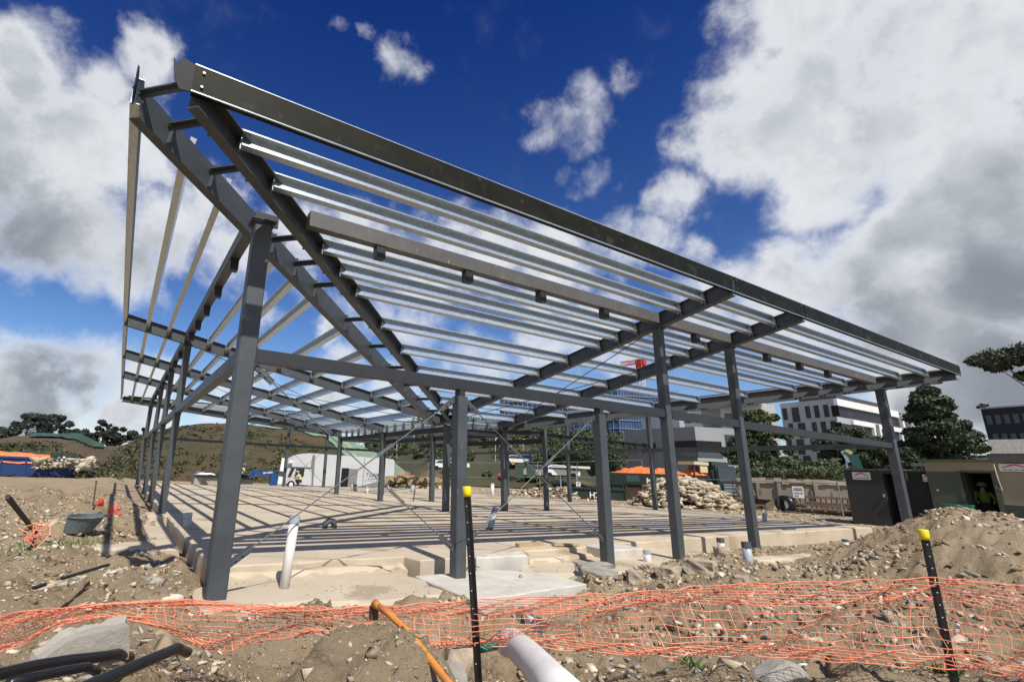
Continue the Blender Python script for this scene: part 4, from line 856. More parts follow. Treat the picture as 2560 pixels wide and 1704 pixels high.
tree_px('dark tree in front of the blue wrapped tower', 1140, 1000, 1055, 46, 120, 150, leaf='dark', n=2400, size=.4, trunk=.05, nc=24)
tree_px('gum tree whose leafy branch enters at the right edge', 2488, 775, 1090, 100, 34, 151, leaf='gum', n=5200, size=.15, form='gum', trunk=.72, nc=30, squash=.6)
FARC = [(840,1010),(900,1002),(960,990),(1050,985),(1150,990),(1250,1000),(1330,1014),(1440,1030),(1560,1045),(1700,1050),(1900,1050),(2100,1046),(2400,1050)]
def hill_pt(crest, df, dc, zf, x, t):
    d = dirv(x, np.interp(x, *zip(*crest))); hl = math.hypot(d[0], d[1]); zc = EYE[2]+dc*d[2]/hl; r = df+(dc-df)*t
    return np.array((EYE[0]+d[0]/hl*r, EYE[1]+d[1]/hl*r, zf+(zc-zf)*(1-(1-t)**1.5)))
rg = np.random.default_rng(15); cs = []; rs_ = []
for i in range(1500):
    x_ = rg.uniform(180, 930); t_ = rg.random()
    if t_ > np.interp(x_, [560,640,760,850,930], [.9,.7,.42,.05,0]): continue
    cs.append(hill_pt(CR, 57, 78, -.6, x_, t_)+(0,0,.05)); rs_.append(.25+.4*rg.random())
for i in range(700): cs.append(hill_pt([(-160,1012),(0,1010),(40,1005),(75,1000),(150,1003),(185,1002),(215,1017),(240,1026),(300,1030),(360,1033),(420,1040)], 58, 90, -.4, rg.uniform(-40, 360), rg.random()*.62)); rs_.append(.3+.5*rg.random())
for i in range(500): cs.append(hill_pt([(-160,1030),(0,1026),(60,1022),(120,1031),(170,1047),(210,1068),(250,1090),(290,1106)], 41, 54, -.5, rg.uniform(-40, 280), rg.random())); rs_.append(.2+.3*rg.random())
tag(quads_obj('scrub', leaves(21000, np.array(cs), np.array(rs_), .15, rg, .4), leafmat('scrub_leaf', (.075,.072,.026), (.036,.042,.016))), 'low scrub and weeds patching the brown hills behind the slab', 'scrub', kind='stuff')
# wood on the far slope, one mass
rg = np.random.default_rng(5); cs = []; rs_ = []
for i in range(620):
    x_ = rg.uniform(850, 1600); t_ = rg.random()
    if rg.random() > .25+1.2*t_: continue
    k_ = (.9+1.9*rg.random())*(.5+.7*t_); cs.append(hill_pt(FARC, 74, 150, -.5, x_, t_)+(0,0,k_*.7)); rs_.append(k_)
tag(quads_obj('woodland', leaves(52000, np.array(cs), np.array(rs_), .30, rg), LF['mid']), 'olive green scrub and trees covering the slope behind the courtyard', 'woodland', kind='stuff')
# ------------------------------------------------------------------ buildings
def plan_box(b, q, z0, z1):                       # q: four plan corners
    b.hexa([(p[0],p[1],z0) for p in q]+[(p[0],p[1],z1) for p in q])
def wall_panel(b, p, q, s0, s1, z0, z1, dep=.06):  # slab standing proud of wall p->q, fractions s0..s1
    p = np.array(p[:2], float); q = np.array(q[:2], float); d = q-p; nv = np.array((d[1], -d[0])); nv /= np.linalg.norm(nv)
    if nv.dot(EYE[:2]-p) < 0: nv = -nv
    a, c = p+d*s0, p+d*s1; a2, c2 = a+nv*dep, c+nv*dep; a1, c1 = a-nv*.05, c-nv*.05
    b.hexa([(*a1,z0),(*c1,z0),(*c2,z0),(*a2,z0),(*a1,z1),(*c1,z1),(*c2,z1),(*a2,z1)])
def bld_quad(cn, lf, rt_, zt):
    c_, l_, r_ = G(*cn, zt)[:2], G(*lf, zt)[:2], G(*rt_, zt)[:2]; return [c_, r_, r_+l_-c_, l_], c_, l_, r_
WALLG = mat('pale_grey_render', (.42,.42,.41), (.36,.36,.35), rough=.8, scale=.3)
WALLW = mat('white_render', (.80,.79,.76), (.72,.71,.69), rough=.8, scale=.3)
CHAR = mat('charcoal_cladding', (.055,.058,.063), (.043,.045,.05), rough=.7, scale=.4)
WINB = mat('window_black', (.02,.021,.024), (.012,.013,.015), rough=.5, scale=.8, spots=((.07,.075,.08), 1.2, .62))
# white banded apartments
ZT = 17.; q, c_, l_, r_ = bld_quad((1917,916), (1794,928), (2082,951), ZT)
t = thing('apartment_block', 'long apartment block with white balcony bands and a grey wall of staggered dark windows', 'apartment block', (*c_, 0))
b = MB(); plan_box(b, q, -.5, ZT-.02); b.build('wall', WALLG, t)
fl = 3.05
for k_ in range(5):
    z1 = ZT-1.0-k_*fl
    for i, s_ in enumerate((.06,.24,.50,.66,.83)):
        s2 = s_+(.045 if k_ % 2 else -.03); b = MB(); ht = 2.3 if i != 1 else 2.85
        wall_panel(b, l_, c_, s2, s2+(.09 if i != 1 else .14), z1-ht, z1, .04)
        if k_ == 4 and i % 2: continue
        b.build('window', WINB, t)
    # balcony front along the right face
    b = MB(); wall_panel(b, c_, r_, .0, .97, z1-2.25, z1-.35, .05); b.build('window_band', WINB, t)
    b = MB(); wall_panel(b, c_, r_, .16 if k_ else .0, .44 if k_ else .84, z1-.32, z1+(.55 if k_ else .95), .5); b.build('balcony_band', WALLW, t)
    if k_: b = MB(); wall_panel(b, c_, r_, .50, .84, z1-.32, z1+.55, .5); b.build('balcony_band', WALLW, t)
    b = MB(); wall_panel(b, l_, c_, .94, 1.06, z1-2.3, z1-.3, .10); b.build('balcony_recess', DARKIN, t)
for s_ in (.42,.50,.82):
    b = MB(); wall_panel(b, c_, r_, s_, s_+.022, 3.0, ZT-3.6, .52); b.build('white_pier', WALLW, t)
b = MB(); wall_panel(b, c_, r_, .86, 1.0, -.5, ZT-.3, .6); b.build('end_wall', mat('brown_grey_cladding', (.13,.11,.10), rough=.8), t)
b = MB(); wall_panel(b, c_, r_, .86, .885, -.5, ZT-.6, .7); b.build('white_pier', WALLW, t)
pc = [np.array(p) for p in q]; cc_ = sum(pc)/4; b = MB(); plan_box(b, [cc_+(p-cc_)*np.array((.7,.7)) for p in pc], ZT, ZT+1.5); b.build('roof_storey', CHAR, t)
# second white block to the left
ZT2 = 15.5; q, c_, l_, r_ = bld_quad((1782,930), (1560,942), (1800,934), ZT2)
q = [c_, c_+np.array((10,16.)), l_+np.array((10,16.)), l_]
t = thing('apartment_block', 'lower white apartment block with dark ribbon windows left of the banded block', 'apartment block', (*c_, 0))
b = MB(); plan_box(b, q, -.5, ZT2); b.build('wall', WALLW, t)
for k_ in range(4):
    z1 = ZT2-1.2-k_*3.1
    for s0, s1 in ((.06,.14),(.18,.24),(.50,.72),(.74,.93)):
        b = MB(); wall_panel(b, l_, c_, s0, s1, z1-1.6, z1, .05); b.build('window', GLASS, t)
    b = MB(); wall_panel(b, l_, c_, .26, .46, z1-3.0, z1+.9, .04); b.build('grey_panel', WALLG, t)
b = MB(); plan_box(b, [p*.0+p for p in [c_+np.array((-1,1.)), c_+np.array((3,8.)), c_+np.array((-4,12.)), c_+np.array((-8,5.))]], ZT2, ZT2+1.6); b.build('roof_room', WALLW, t)
# grey office
ZT3 = 8.; q, c_, l_, r_ = bld_quad((1597,981), (1436,989), (1690,986), ZT3)
t = thing('office_building', 'grey office with a recessed dark corner balcony and glazed end beside the trees', 'office building', (*c_, 0))
GREYW = mat('grey_cladding', (.135,.14,.15), (.115,.12,.13), rough=.7, scale=.2); GREYL = mat('light_grey_cladding', (.30,.31,.32), (.26,.27,.28), rough=.7, scale=.2)
b = MB(); plan_box(b, q, 2.2, ZT3); b.build('upper_wall', GREYW, t)
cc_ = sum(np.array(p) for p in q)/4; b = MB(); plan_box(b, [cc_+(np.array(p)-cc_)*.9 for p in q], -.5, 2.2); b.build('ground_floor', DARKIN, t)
b = MB(); wall_panel(b, c_, r_, 0, 1, 2.3, ZT3-.0, .04); b.build('side_wall', GREYL, t)
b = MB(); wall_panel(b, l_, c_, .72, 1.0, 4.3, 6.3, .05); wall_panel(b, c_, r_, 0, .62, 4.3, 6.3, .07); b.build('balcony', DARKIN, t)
b = MB(); wall_panel(b, l_, c_, .72, 1.0, 4.3, 4.9, .12); wall_panel(b, c_, r_, 0, .62, 4.3, 4.9, .12); b.build('balustrade', mat('smoked_glass', (.07,.085,.09), rough=.2), t)
for s_ in (.05,.14,.27,.42): b = MB(); wall_panel(b, l_, c_, s_, s_+.045, 5.0, 6.2, .05); b.build('window', GLASS, t)
b = MB(); wall_panel(b, c_, r_, .72, 1.15, -.5, 7.2, .10); b.build('glazed_end', mat('teal_glass', (.035,.055,.062), rough=.15), t)
b = MB(); wall_panel(b, c_, r_, .02, .68, -.4, 3.4, 2.2); b.build('entrance_wall', GREYL, t)
# tower wrapped in blue scaffold mesh
ZT4 = 24.; q, c_, l_, r_ = bld_quad((1420,897), (1150,915), (1560,905), ZT4)
t = thing('scaffolded_tower', 'building under construction wrapped in blue scaffold mesh with one red banner', 'building', (*c_, 0))
BLUEM = mat('blue_mesh', (.035,.085,.19), (.02,.05,.12), rough=.8, scale=.35, detail=6, spots=((.05,.12,.25), .6, .58)); PALEB = mat('pale_scaffold', (.30,.38,.48), rough=.6)
b = MB(); plan_box(b, q, -.5, ZT4); b.build('mesh_wrap', BLUEM, t)
b = MB()
for fc_ in ((l_, c_), (c_, r_)):
    for k_ in range(11): wall_panel(b, *fc_, 0, 1, 1.0+k_*2.15, 1.13+k_*2.15, .25)
    for s_ in np.linspace(0, 1, 24): wall_panel(b, *fc_, max(0, s_-.0012), s_+.0012, -.4, ZT4+.8, .2)
b.build('scaffold', PALEB, t)['kind'] = 'stuff'
b = MB(); wall_panel(b, l_, c_, .18, .225, 4, 15.5, .4); b.build('red_banner', mat('red_banner', (.5,.05,.05), rough=.7), t)
b = MB(); wall_panel(b, l_, c_, .165, .175, 4, 15.5, .4); b.build('pale_strip', PALEB, t)
b = MB(); wall_panel(b, l_, c_, .86, .92, 0, 16, .35); b.build('dark_opening', mat('navy_gap', (.012,.016,.03), rough=.8), t)
# dark block far right
ZT5 = 15.; q, c_, l_, r_ = bld_quad((2256,941), (2235,946), (2420,930), ZT5)
t = thing('apartment_block', 'dark charcoal apartment block with rows of grey windows at the right edge', 'apartment block', (*c_, 0)); q = [c_, r_, r_+np.array((12,-2.)), c_+np.array((12,-2.))]
b = MB(); plan_box(b, q, 0, ZT5); b.build('wall', mat('dark_brick', (.022,.023,.028), (.016,.017,.02), rough=.8), t)
WG = mat('grey_window', (.075,.085,.095), (.05,.06,.07), rough=.25)
for k_ in range(4):
    for i in range(7): b = MB(); wall_panel(b, c_, r_, .05+.13*i+(.03 if k_ % 2 else 0), .13+.13*i+(.03 if k_ % 2 else 0), ZT5-2.6-k_*3.1, ZT5-1.1-k_*3.1, .05); b.build('window', WG, t)
b = MB(); wall_panel(b, c_, r_, 0, 1, ZT5, ZT5+.25, .2); b.build('parapet', WALLG, t)
tree_px('small shrub growing on the roof of the dark block', 2262, 928, 944, 9, float(np.hypot(*(c_-EYE[:2])))+2, 160, leaf='gum', n=500, size=.2, trunk=.05, nc=10)
# low pale roof under it
p, r2 = G(2262,1014,6.2)[:2], G(2420,1012,6.2)[:2]; t = thing('hall', 'low hall with a pale flat roof edge beneath the dark block', 'hall', (*p, 0))
b = MB(); plan_box(b, [p, r2, r2+np.array((9,0.)), p+np.array((9,0.))], 0, 5.0); b.build('wall', GREYW, t)
b = MB(); plan_box(b, [p-.3, r2+np.array((-.3,-.3)), r2+np.array((9.3,0.)), p+np.array((9.3,0.))], 5.0, 6.3); b.build('roof_edge', mat('pale_roof', (.52,.50,.47), rough=.7), t)
p, r2 = G(2078,1016,5.5)[:2], G(2120,1015,5.5)[:2]; t = thing('hall', 'small pale roofed hall seen between the corner column and the big tree', 'hall', (*p, 0))
b = MB(); plan_box(b, [p, r2, r2+np.array((6,0.)), p+np.array((6,0.))], 0, 4.5); b.build('wall', GREYW, t)
b = MB(); plan_box(b, [p-.2, r2+np.array((-.2,-.2)), r2+np.array((6.2,0.)), p+np.array((6.2,0.))], 4.5, 5.5); b.build('roof_edge', mat('pale_roof', (.52,.50,.47)), t)
# tower crane
t = thing('tower_crane', 'red and white tower crane seen through the roof purlins', 'tower crane', A(1477,1000,190)); CRW = mat('crane_white', (.7,.7,.68), rough=.5); CRR = mat('crane_red', (.48,.05,.045), rough=.5)
def lattice(b, p, q, w_, n, r):
    p = np.array(p, float); q = np.array(q, float); d = (q-p)/np.linalg.norm(q-p); a = np.cross(d, FW); a /= np.linalg.norm(a); c2 = np.cross(d, a); cs_ = [w_*(s1*a+s2*c2) for s1, s2 in ((-1,-1),(1,-1),(1,1),(-1,1))]
    for c3 in cs_: b.tube([p+c3, q+c3], r, 4)
    for i in range(n):
        u, v = p+(q-p)*i/n, p+(q-p)*(i+1)/n
        for k_ in range(4): b.tube([u+cs_[k_], v+cs_[(k_+1) % 4]], r*.7, 4)
b = MB(); lattice(b, A(1478,1000,190), A(1474,848,190), 1.0, 16, .16); b.build('mast', CRW, t)
b = MB(); lattice(b, A(1471,830,190), A(1428,838,188), .7, 9, .14); b.build('jib', CRR, t)
b = MB(); lattice(b, A(1466,831,190), A(1445,835,189), .75, 3, .17); b.build('jib_section', CRW, t)
b = MB(); p = A(1473,838,190); b.box(p[0]-1.1,p[0]+1.1,p[1]-1.1,p[1]+1.1,p[2]-1.6,p[2]+1.5); p = A(1479,834,190); b.box(p[0]-.9,p[0]+.9,p[1]-.9,p[1]+.9,p[2]-.9,p[2]+1.2); b.build('cab', CRR, t)
# ------------------------------------------------------------------ white show truck
T0 = G(640,1120,-.52); T1 = G(904,1125,-.52)
tx = (T1-T0); TL = np.linalg.norm(tx); tx /= TL; ty = np.array((-tx[1], tx[0], 0)); SC_ = TL/262
t = thing('motorhome_truck', 'long white motorhome truck with grey swoosh and open side door behind the slab', 'truck', T0)
TRW = mat('truck_white', (.54,.555,.56), (.49,.505,.51), rough=.4, scale=.8)
def TP(x, z, y=0.): return T0+tx*((x-640)*SC_)+np.array((0,0,(1120-z)*SC_))+ty*y
def tface(b, pts, y0, y1): n = len(pts); b.add([TP(x, z, y0) for x, z in pts]+[TP(x, z, y1) for x, z in pts], [(i, (i+1) % n, n+(i+1) % n, n+i) for i in range(n)]+[tuple(range(n)), tuple(range(2*n-1, n-1, -1))])
b = MB(); tface(b, [(714,1116),(903,1116),(903,1057),(898,1053),(714,1049)], 0, 2.3); b.build('body', TRW, t)
b = MB(); tface(b, [(652,1112),(714,1116),(714,1049),(700,1049),(684,1052),(668,1060),(660,1070),(655,1088)], .05, 2.25); b.build('cab', TRW, t)
b = MB(); tface(b, [(712,1052),(707,1052),(705,1078),(660,1078),(660,1080),(708,1080),(710,1116),(713,1116)], -.02, .06); b.build('grey_trim', mat('grey_trim', (.2,.21,.22), rough=.5), t)
b = MB(); tface(b, [(672,1099),(691,1097),(692,1080),(674,1080)], -.015, .06); b.build('side_window', GLASS, t)
b = MB(); tface(b, [(657,1099),(664,1098),(671,1080),(664,1080)], -.015, .06); b.build('quarter_window', GLASS, t)
b = MB(); tface(b, [(640,1114),(651,1114),(653,1062),(644,1061)], .4, .5); b.build('front_flap', WHITE, t)
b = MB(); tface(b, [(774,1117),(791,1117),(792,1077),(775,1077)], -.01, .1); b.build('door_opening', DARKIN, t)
b = MB(); tface(b, [(791,1117),(811,1118),(813,1078),(792,1078)], -.06, -.015); d_ = b.build('door', mat('grey_door', (.25,.24,.23), rough=.5), t)
b = MB(); tface(b, [(793,1098),(809,1098.5),(809,1097),(793,1096.5)], -.09, -.05); b.build('handle', GALV, d_)
b = MB(); tface(b, [(812,1116),(903,1095),(903,1109),(858,1116)], -.012, .02); b.build('grey_swoosh', mat('swoosh_grey', (.22,.225,.23), rough=.5), t)
b = MB(); tface(b, [(826,1116),(827,1116),(828,1054),(827,1054)], -.014, .02); b.build('panel_seam', PVCD, t)
b = MB(); tface(b, [(765,1116),(765.8,1116),(766.4,1052),(765.6,1052)], -.014, .02); b.build('panel_seam', PVCD, t)
b = MB(); tface(b, [(700,1119),(903,1119),(903,1116),(700,1116)], .03, 2.2); b.build('skirt', PVCD, t)
for x_ in (716,742,790,834,857,896):
    b = MB(); tface(b, [(x_,1123),(x_+3,1123),(x_+3,1117),(x_,1117)], -.03, .03); b.build('support_foot', WHITE, t)
for x_ in (664,):
    b = MB(); c0 = TP(x_+2, 1114, .0); b.tube([c0, c0+ty*.3], .34, 18); w_ = b.build('wheel', BLACK, t); b = MB(); b.tube([c0-ty*.01, c0+ty*.05], .18, 14); b.build('rim', WHITE, w_)
b = MB(); tface(b, [(655,1071),(662,1071),(664,1066),(657,1064)], -.3, .0); b.build('mirror', WHITE, t)
text_mesh('T-LINE', .48, PVCD, 'lettering', TP(832,1093.5,-.012), tx, (0,0,1), t, .006, .25, .008)
b = MB()
for i in range(6): tface(b, [(838+4.2*i,1099),(841+4.2*i,1099),(841+4.2*i,1097),(838+4.2*i,1097)], -.013, .01)
for i in range(5): tface(b, [(831+7*i,1103.5),(834+7*i,1103.5),(834+7*i,1101.5),(831+7*i,1101.5)], -.013, .01)
b.build('small_lettering', PVCD, t)
# ------------------------------------------------------------------ things round the truck
def obox(b, c, a, hx, hy, z0, z1):                # box turned by a about z
    ca, sa = math.cos(a), math.sin(a); f = lambda x, y, z: (c[0]+x*ca-y*sa, c[1]+x*sa+y*ca, z)
    b.hexa([f(-hx,-hy,z0),f(hx,-hy,z0),f(hx,hy,z0),f(-hx,hy,z0),f(-hx,-hy,z1),f(hx,-hy,z1),f(hx,hy,z1),f(-hx,hy,z1)])
for (x0, x1, yb, yt, lb) in ((445,496,1114,1092,'grey concrete trough with white sacks on it at the far slab edge'),(496,540,1113,1096,'second concrete trough behind the corner column at the far slab edge'),(545,578,1114,1098,'pale concrete trough below the seated worker')):
    p, q = G(x0, yb, 0), G(x1, yb, 0); q[1] = p[1]; hd = math.hypot(p[0]-EYE[0], p[1]-EYE[1]); zt = A(x0, yt, hd)[2]; b = MB(); m_ = (p+q)/2; L = q[0]-p[0]
    t = thing('concrete_trough', lb, 'concrete trough', (m_[0], p[1], 0), 'concrete troughs at the far slab edge')
    b.box(p[0], q[0]-.02, p[1], p[1]+.12, -.1, zt); b.box(p[0], q[0]-.02, p[1]+1.1, p[1]+1.22, -.1, zt); b.box(p[0], p[0]+.12, p[1]+.12, p[1]+1.1, -.1, zt); b.box(q[0]-.14, q[0]-.02, p[1]+.12, p[1]+1.1, -.1, zt); b.build('trough_walls', CONCG, t)
    b = MB(); b.box(p[0]+.12, q[0]-.14, p[1]+.12, p[1]+1.1, -.1, zt*.6); b.build('fill', DARKIN, t)
    b = MB(); b.box(p[0]-.03, q[0]+.01, p[1]-.04, p[1]-.002, zt-.12, zt+.01); b.build('edge_rim', STEEL, t)
for i, (x_, y_, lb) in enumerate(((462,1091,'white sack on the left concrete trough'),(482,1092,'white sack right of the first on the concrete trough'),(518,1095,'small white sack on the trough behind the corner column'))):
    p = A(x_, y_, 36.9); rock((p[0], p[1]+.1, p[2]-.12), .42 if i < 2 else .25, WHITE, lb, 70+i, 'sack', 'sack', 'white sacks on the troughs', (1.15,.8,.75))
# blue boom lift
BLUE = mat('blue_paint', (.018,.075,.24), (.014,.06,.2), rough=.45)
t = thing('boom_lift', 'blue hydraulic boom folded low beside the white truck', 'boom lift', G(628,1116,-.5))
hb = 42.5; pp = lambda x, y: A(x, y, hb)
b = MB(); b.beam(pp(628,1116), pp(629,1089), .55, .5, (0,1,0)); b.build('pedestal', BLUE, t)
b = MB(); b.beam(pp(634,1086), pp(596,1089), .38, .34); bm_ = b.build('boom', BLUE, t)
b = MB(); b.beam(pp(598,1089), pp(584,1083), .34, .32); b.build('boom_elbow', BLUE, t)
b = MB(); b.beam(pp(585,1082), pp(578,1098), .3, .3, (0,1,0)); b.beam(pp(580,1086), pp(571,1098), .14, .14, (0,1,0)); b.build('boom_tip', BLUE, t)
b = MB()
for i in range(9): 
    if i != 3: b.beam(pp(604+2.4*i,1087.6-.2*i)-np.array((0,.25,0)), pp(605.6+2.4*i,1087.5-.2*i)-np.array((0,.25,0)), .02, .13)
b.build('boom_lettering', WHITE, bm_)
b = MB()
for x_ in (618,640): b.beam(pp(x_,1116), pp(x_+10,1116), .4, .12)
b.build('outrigger_pads', CONCG, t)
b = MB(); b.beam(pp(640,1088), pp(655,1091), .8, .4); b.build('counterweight', STEEL, t)
# timber logs stacked right of the truck
b = None
LOG = mat('log_bark', (.33,.235,.12), (.22,.15,.075), rough=.9, scale=6); LOGE = mat('log_end', (.62,.50,.30), (.5,.39,.22), rough=.8, scale=4)
for i, (x_, y_, r_, ln) in enumerate([(908,1106,.30,2.2),(920,1103,.34,2.6),(934,1101,.30,2.4),(947,1105,.33,2.8),(962,1107,.30,2.6),(978,1105,.28,2.6),(926,1093,.28,1.8),(990,1108,.24,2.2)]):
    p = A(x_, y_, 46); d = np.array((.75,.35*(-1)**i,.04)); d /= np.linalg.norm(d); t = thing('log', ['pale cut log at the left end of the pile beside the truck','log with a bright round end near the left of the pile','third log from the left in the pile behind the slab','thick log in the middle of the pile behind the slab','log right of the thick middle one','log lying towards the right end of the pile','short log lying on top of the pile','thinnest log at the right end of the pile'][i], 'log', p, 'cut logs piled right of the truck')
    b = MB(); b.tube([p-d*ln*.5, p+d*ln*.5], r_, 12); b.build('bark', LOG, t, True)
    b = MB(); b.tube([p-d*(ln*.5+.012), p-d*(ln*.5-.02)], r_*.93, 14); b.build('cut_end', LOGE, t)
# ------------------------------------------------------------------ car park and yard in the middle distance
fence_n = [0]
def mesh_fence(pts, h, label, mt, step=2.6, group=None):
    t = thing('wire_fence', label, 'fence', (pts[0][0], pts[0][1], -.2), group); P_ = [np.array(p, float) for p in pts]; b = MB(); r_ = MB()
    for p, q in zip(P_[:-1], P_[1:]):
        L = np.linalg.norm(q-p); n = max(1, int(L/step))
        for i in range(n+1): u = p+(q-p)*i/n; b = MB(); b.tube([u, u+np.array((0,0,h))], .03, 6); b.build('fence_post', mt, t)
        for z in (.12, h*.97): r_.tube([p+np.array((0,0,z)), q+np.array((0,0,z))], .022, 5)
        for i in range(int(L/.25)): u = p+(q-p)*(i+.5)/int(L/.25); r_.tube([u+np.array((0,0,.12)), u+np.array((0,0,h*.97))], .003, 3, False)
    r_.build('fence_wire', mt, t); return t
FEN = mat('fence_galv', (.30,.31,.31), rough=.5, metal=.3)
mesh_fence([G(905,1096,-.4)*0+A(905,1098,60), A(1150,1100,58), A(1330,1100,57), A(1480,1098,56)], 1.75, 'long chain wire fence across the yard behind the courtyard', FEN, 3.2)
mesh_fence([A(1500,1142,40)*np.array((1,1,0))+np.array((0,0,-.2)), A(1690,1146,38)*np.array((1,1,0))+np.array((0,0,-.2)), A(1790,1150,36)*np.array((1,1,0))+np.array((0,0,-.2)), A(1935,1156,34)*np.array((1,1,0))+np.array((0,0,-.2))], 1.75, 'temporary wire fence before the retaining wall and the green truck', FEN, 2.4)
# retaining wall
RW = mat('retaining_wall', (.27,.23,.185), (.19,.165,.135), rough=.95, scale=.5, detail=9, bump=.8, bscale=5, spots=((.36,.31,.25), .8, .62))
p, q = A(1560,1130,47)[:2], A(2010,1160,47)[:2]; t = thing('retaining_wall', 'stained concrete retaining wall with a crumbling coping behind the yard', 'wall', (*p, 0))
b = MB(); zt = A(1800,1098,47)[2]; nv = np.array((.55,.83)); plan_box(b, [p, q, q+nv*.5, p+nv*.5], -.5, zt-.35); b.build('wall_face', RW, t)
b = MB(); n_ = 26
for i in range(n_):
    a, c = p+(q-p)*i/n_-nv*(.12+.1*rng.random()), p+(q-p)*(i+.985)/n_; plan_box(b, [a, a+(q-p)/n_*.99, c+nv*.6, p+(q-p)*i/n_+nv*.6], zt-.35-.12*rng.random(), zt-.03-.16*rng.random())
b.build('coping', mat('coping', (.42,.36,.28), (.3,.25,.19), rough=.95, scale=1.5, bump=.8, bscale=8), t)
for s_ in (.45,.56,.74): b = MB(); wall_panel(b, p, q, s_, s_+.02, -.5, zt-.4, .25); b.build('buttress', RW, t)
# small shrubs along the top of the wall
b_ = []; rg = np.random.default_rng(77)
cs = np.array([A(x_, 1091-4*rg.random(), 52+3*rg.random()) for x_ in np.linspace(1690, 1945, 46)])
tag(quads_obj('garden_shrubs', leaves(4200, cs, np.full(len(cs), .75), .13, rg), LF['mid']), 'row of low garden shrubs growing along the top of the retaining wall', 'shrubs', kind='stuff')
# skips
SKG = mat('skip_green', (.014,.035,.024), (.01,.024,.017), rough=.5, scale=2); SKR = mat('skip_rust', (.07,.042,.026), (.038,.026,.018), rough=.85, scale=3, detail=8)
def skip(label, c, a, L, w, z0, z1, m1, m2, txt=None, rib=7):
    t = thing('skip_bin', label, 'skip', (c[0], c[1], z0)); b = MB(); ca, sa = math.cos(a), math.sin(a); f = lambda x, y, z: (c[0]+x*ca-y*sa, c[1]+x*sa+y*ca, z)
    def shell(x0, x1, y0, y1, za, zb): b.hexa([f(x0,y0,za),f(x1,y0,za),f(x1,y1,za),f(x0,y1,za),f(x0,y0,zb),f(x1,y0,zb),f(x1,y1,zb),f(x0,y1,zb)])
    shell(-L,L,-w,-w+.06,z0,z1); shell(-L,L,w-.06,w,z0,z1); shell(-L,-L+.06,-w+.06,w-.06,z0,z1); shell(L-.06,L,-w+.06,w-.06,z0,z1); shell(-L+.06,L-.06,-w+.06,w-.06,z0,z0+.1); b.build('body', m1, t)
    b = MB()
    for i in range(rib): x_ = -L+.1+(2*L-.2)*i/(rib-1); shell(x_-.05, x_+.05, -w-.08, -w, z0, z1-.12)
    b.build('ribs', m2, t); b = MB(); shell(-L-.06, L+.06, -w-.1, -w+.02, z1-.10, z1+.03); b.build('top_rail', m2, t)
    if txt: 
        o = f(-L*.35, -w-.09, z1-.66); text_mesh(txt, .55, WHITE, 'lettering', o, (ca,sa,0), (0,0,1), t, .01, 0, .01)
    return t, f
va = lambda x: math.atan2(*(dirv(x, 1100)[[1,0]]))-math.pi/2
c = A(1515,1130,43); zt1 = A(1515,1092,43)[2]
t, f = skip('tall skip with green upper band and rusty lower half under orange cover', c, va(1515)+.0, 3.35, 1.2, -.3, zt1, SKR, SKR)
b = MB(); b.hexa([f(x,y,z) for z in (zt1-.75, zt1+.02) for x, y in ((-3.4,-1.32),(3.4,-1.32),(3.4,-1.21),(-3.4,-1.21))]); b.build('green_band', SKG, t)
text_mesh('M25', .52, WHITE, 'lettering', f(-.75,-1.335,zt1-.62), Vector(f(1,0,0))-Vector(f(0,0,0)), (0,0,1), t, .01, 0, .012)
b = MB(); b.hexa([f(x,y,z) for z in (zt1-.55, zt1-.1) for x, y in ((-2.1,-1.34),(-1.2,-1.34),(-1.2,-1.30),(-2.1,-1.30))]); b.build('green_panel', mat('teal_panel', (.04,.10,.09), rough=.5), t)
rg = np.random.default_rng(9); b = MB(); nx_, ny_ = 40, 10; vs = []
for i in range(nx_):
    for j in range(ny_):
        x_, y_ = -3.3+6.6*i/(nx_-1), -1.25+2.5*j/(ny_-1); e_ = min(1, (1-abs(y_)/1.25)*3)*min(1, (1-abs(x_)/3.3)*6); vs.append(f(x_, y_, zt1+.06+e_*(.27+.5*float(fbm(np.array(x_*1.0), np.array(y_+3.), 1.4, 3)))))
b.add(vs, [(i*ny_+j, (i+1)*ny_+j, (i+1)*ny_+j+1, i*ny_+j+1) for i in range(nx_-1) for j in range(ny_-1)])
tag(b.build('tarpaulin', mat('orange_tarp', (.80,.19,.035), (.65,.13,.025), rough=.6, scale=3)), 'crumpled orange tarpaulin covering the tall skip', 'tarpaulin')
c = A(1376,1138,40); skip('low dark green skip with pale lettering standing in the yard behind the third column', c, va(1376)+.06, 1.85, .9, -.35, A(1376,1122,40)[2], SKG, SKG, 'H2B', 4)
c = A(1412,1138,42); skip('small green skip with sloping sides right behind the third column', c, va(1412), .75, .8, -.35, A(1412,1111,42)[2], mat('skip_green_bright', (.02,.085,.05), rough=.5), SKG, None, 3)
c = A(30,1070,44); t, f = skip('blue skip on the far left under an orange cover', c, va(30), 3.3, 1.3, A(30,1076,44)[2]-.6, A(30,1050,44)[2], mat('skip_blue', (.012,.04,.15), (.01,.03,.12), rough=.5), mat('skip_blue_rib', (.012,.045,.17), rough=.5), None, 6)
b = MB(); vs = []; z0 = A(30,1050,44)[2]
for i in range(30):
    for j in range(8):
        x_, y_ = -3.3+5.2*i/29, -1.35+2.6*j/7; e_ = 1 if j else 0; vs.append(f(x_-(.0), y_, z0+.1+.25*e_*(1-i/40)+.2*float(fbm(np.array(x_), np.array(y_), 1.2, 3))-(.5 if j == 0 else 0)))
b.add(vs, [(i*8+j, (i+1)*8+j, (i+1)*8+j+1, i*8+j+1) for i in range(29) for j in range(7)])
tag(b.build('tarpaulin', mat('orange_tarp', (.80,.19,.035))), 'orange tarpaulin thrown over the blue skip at the far left', 'tarpaulin')
x = []; 
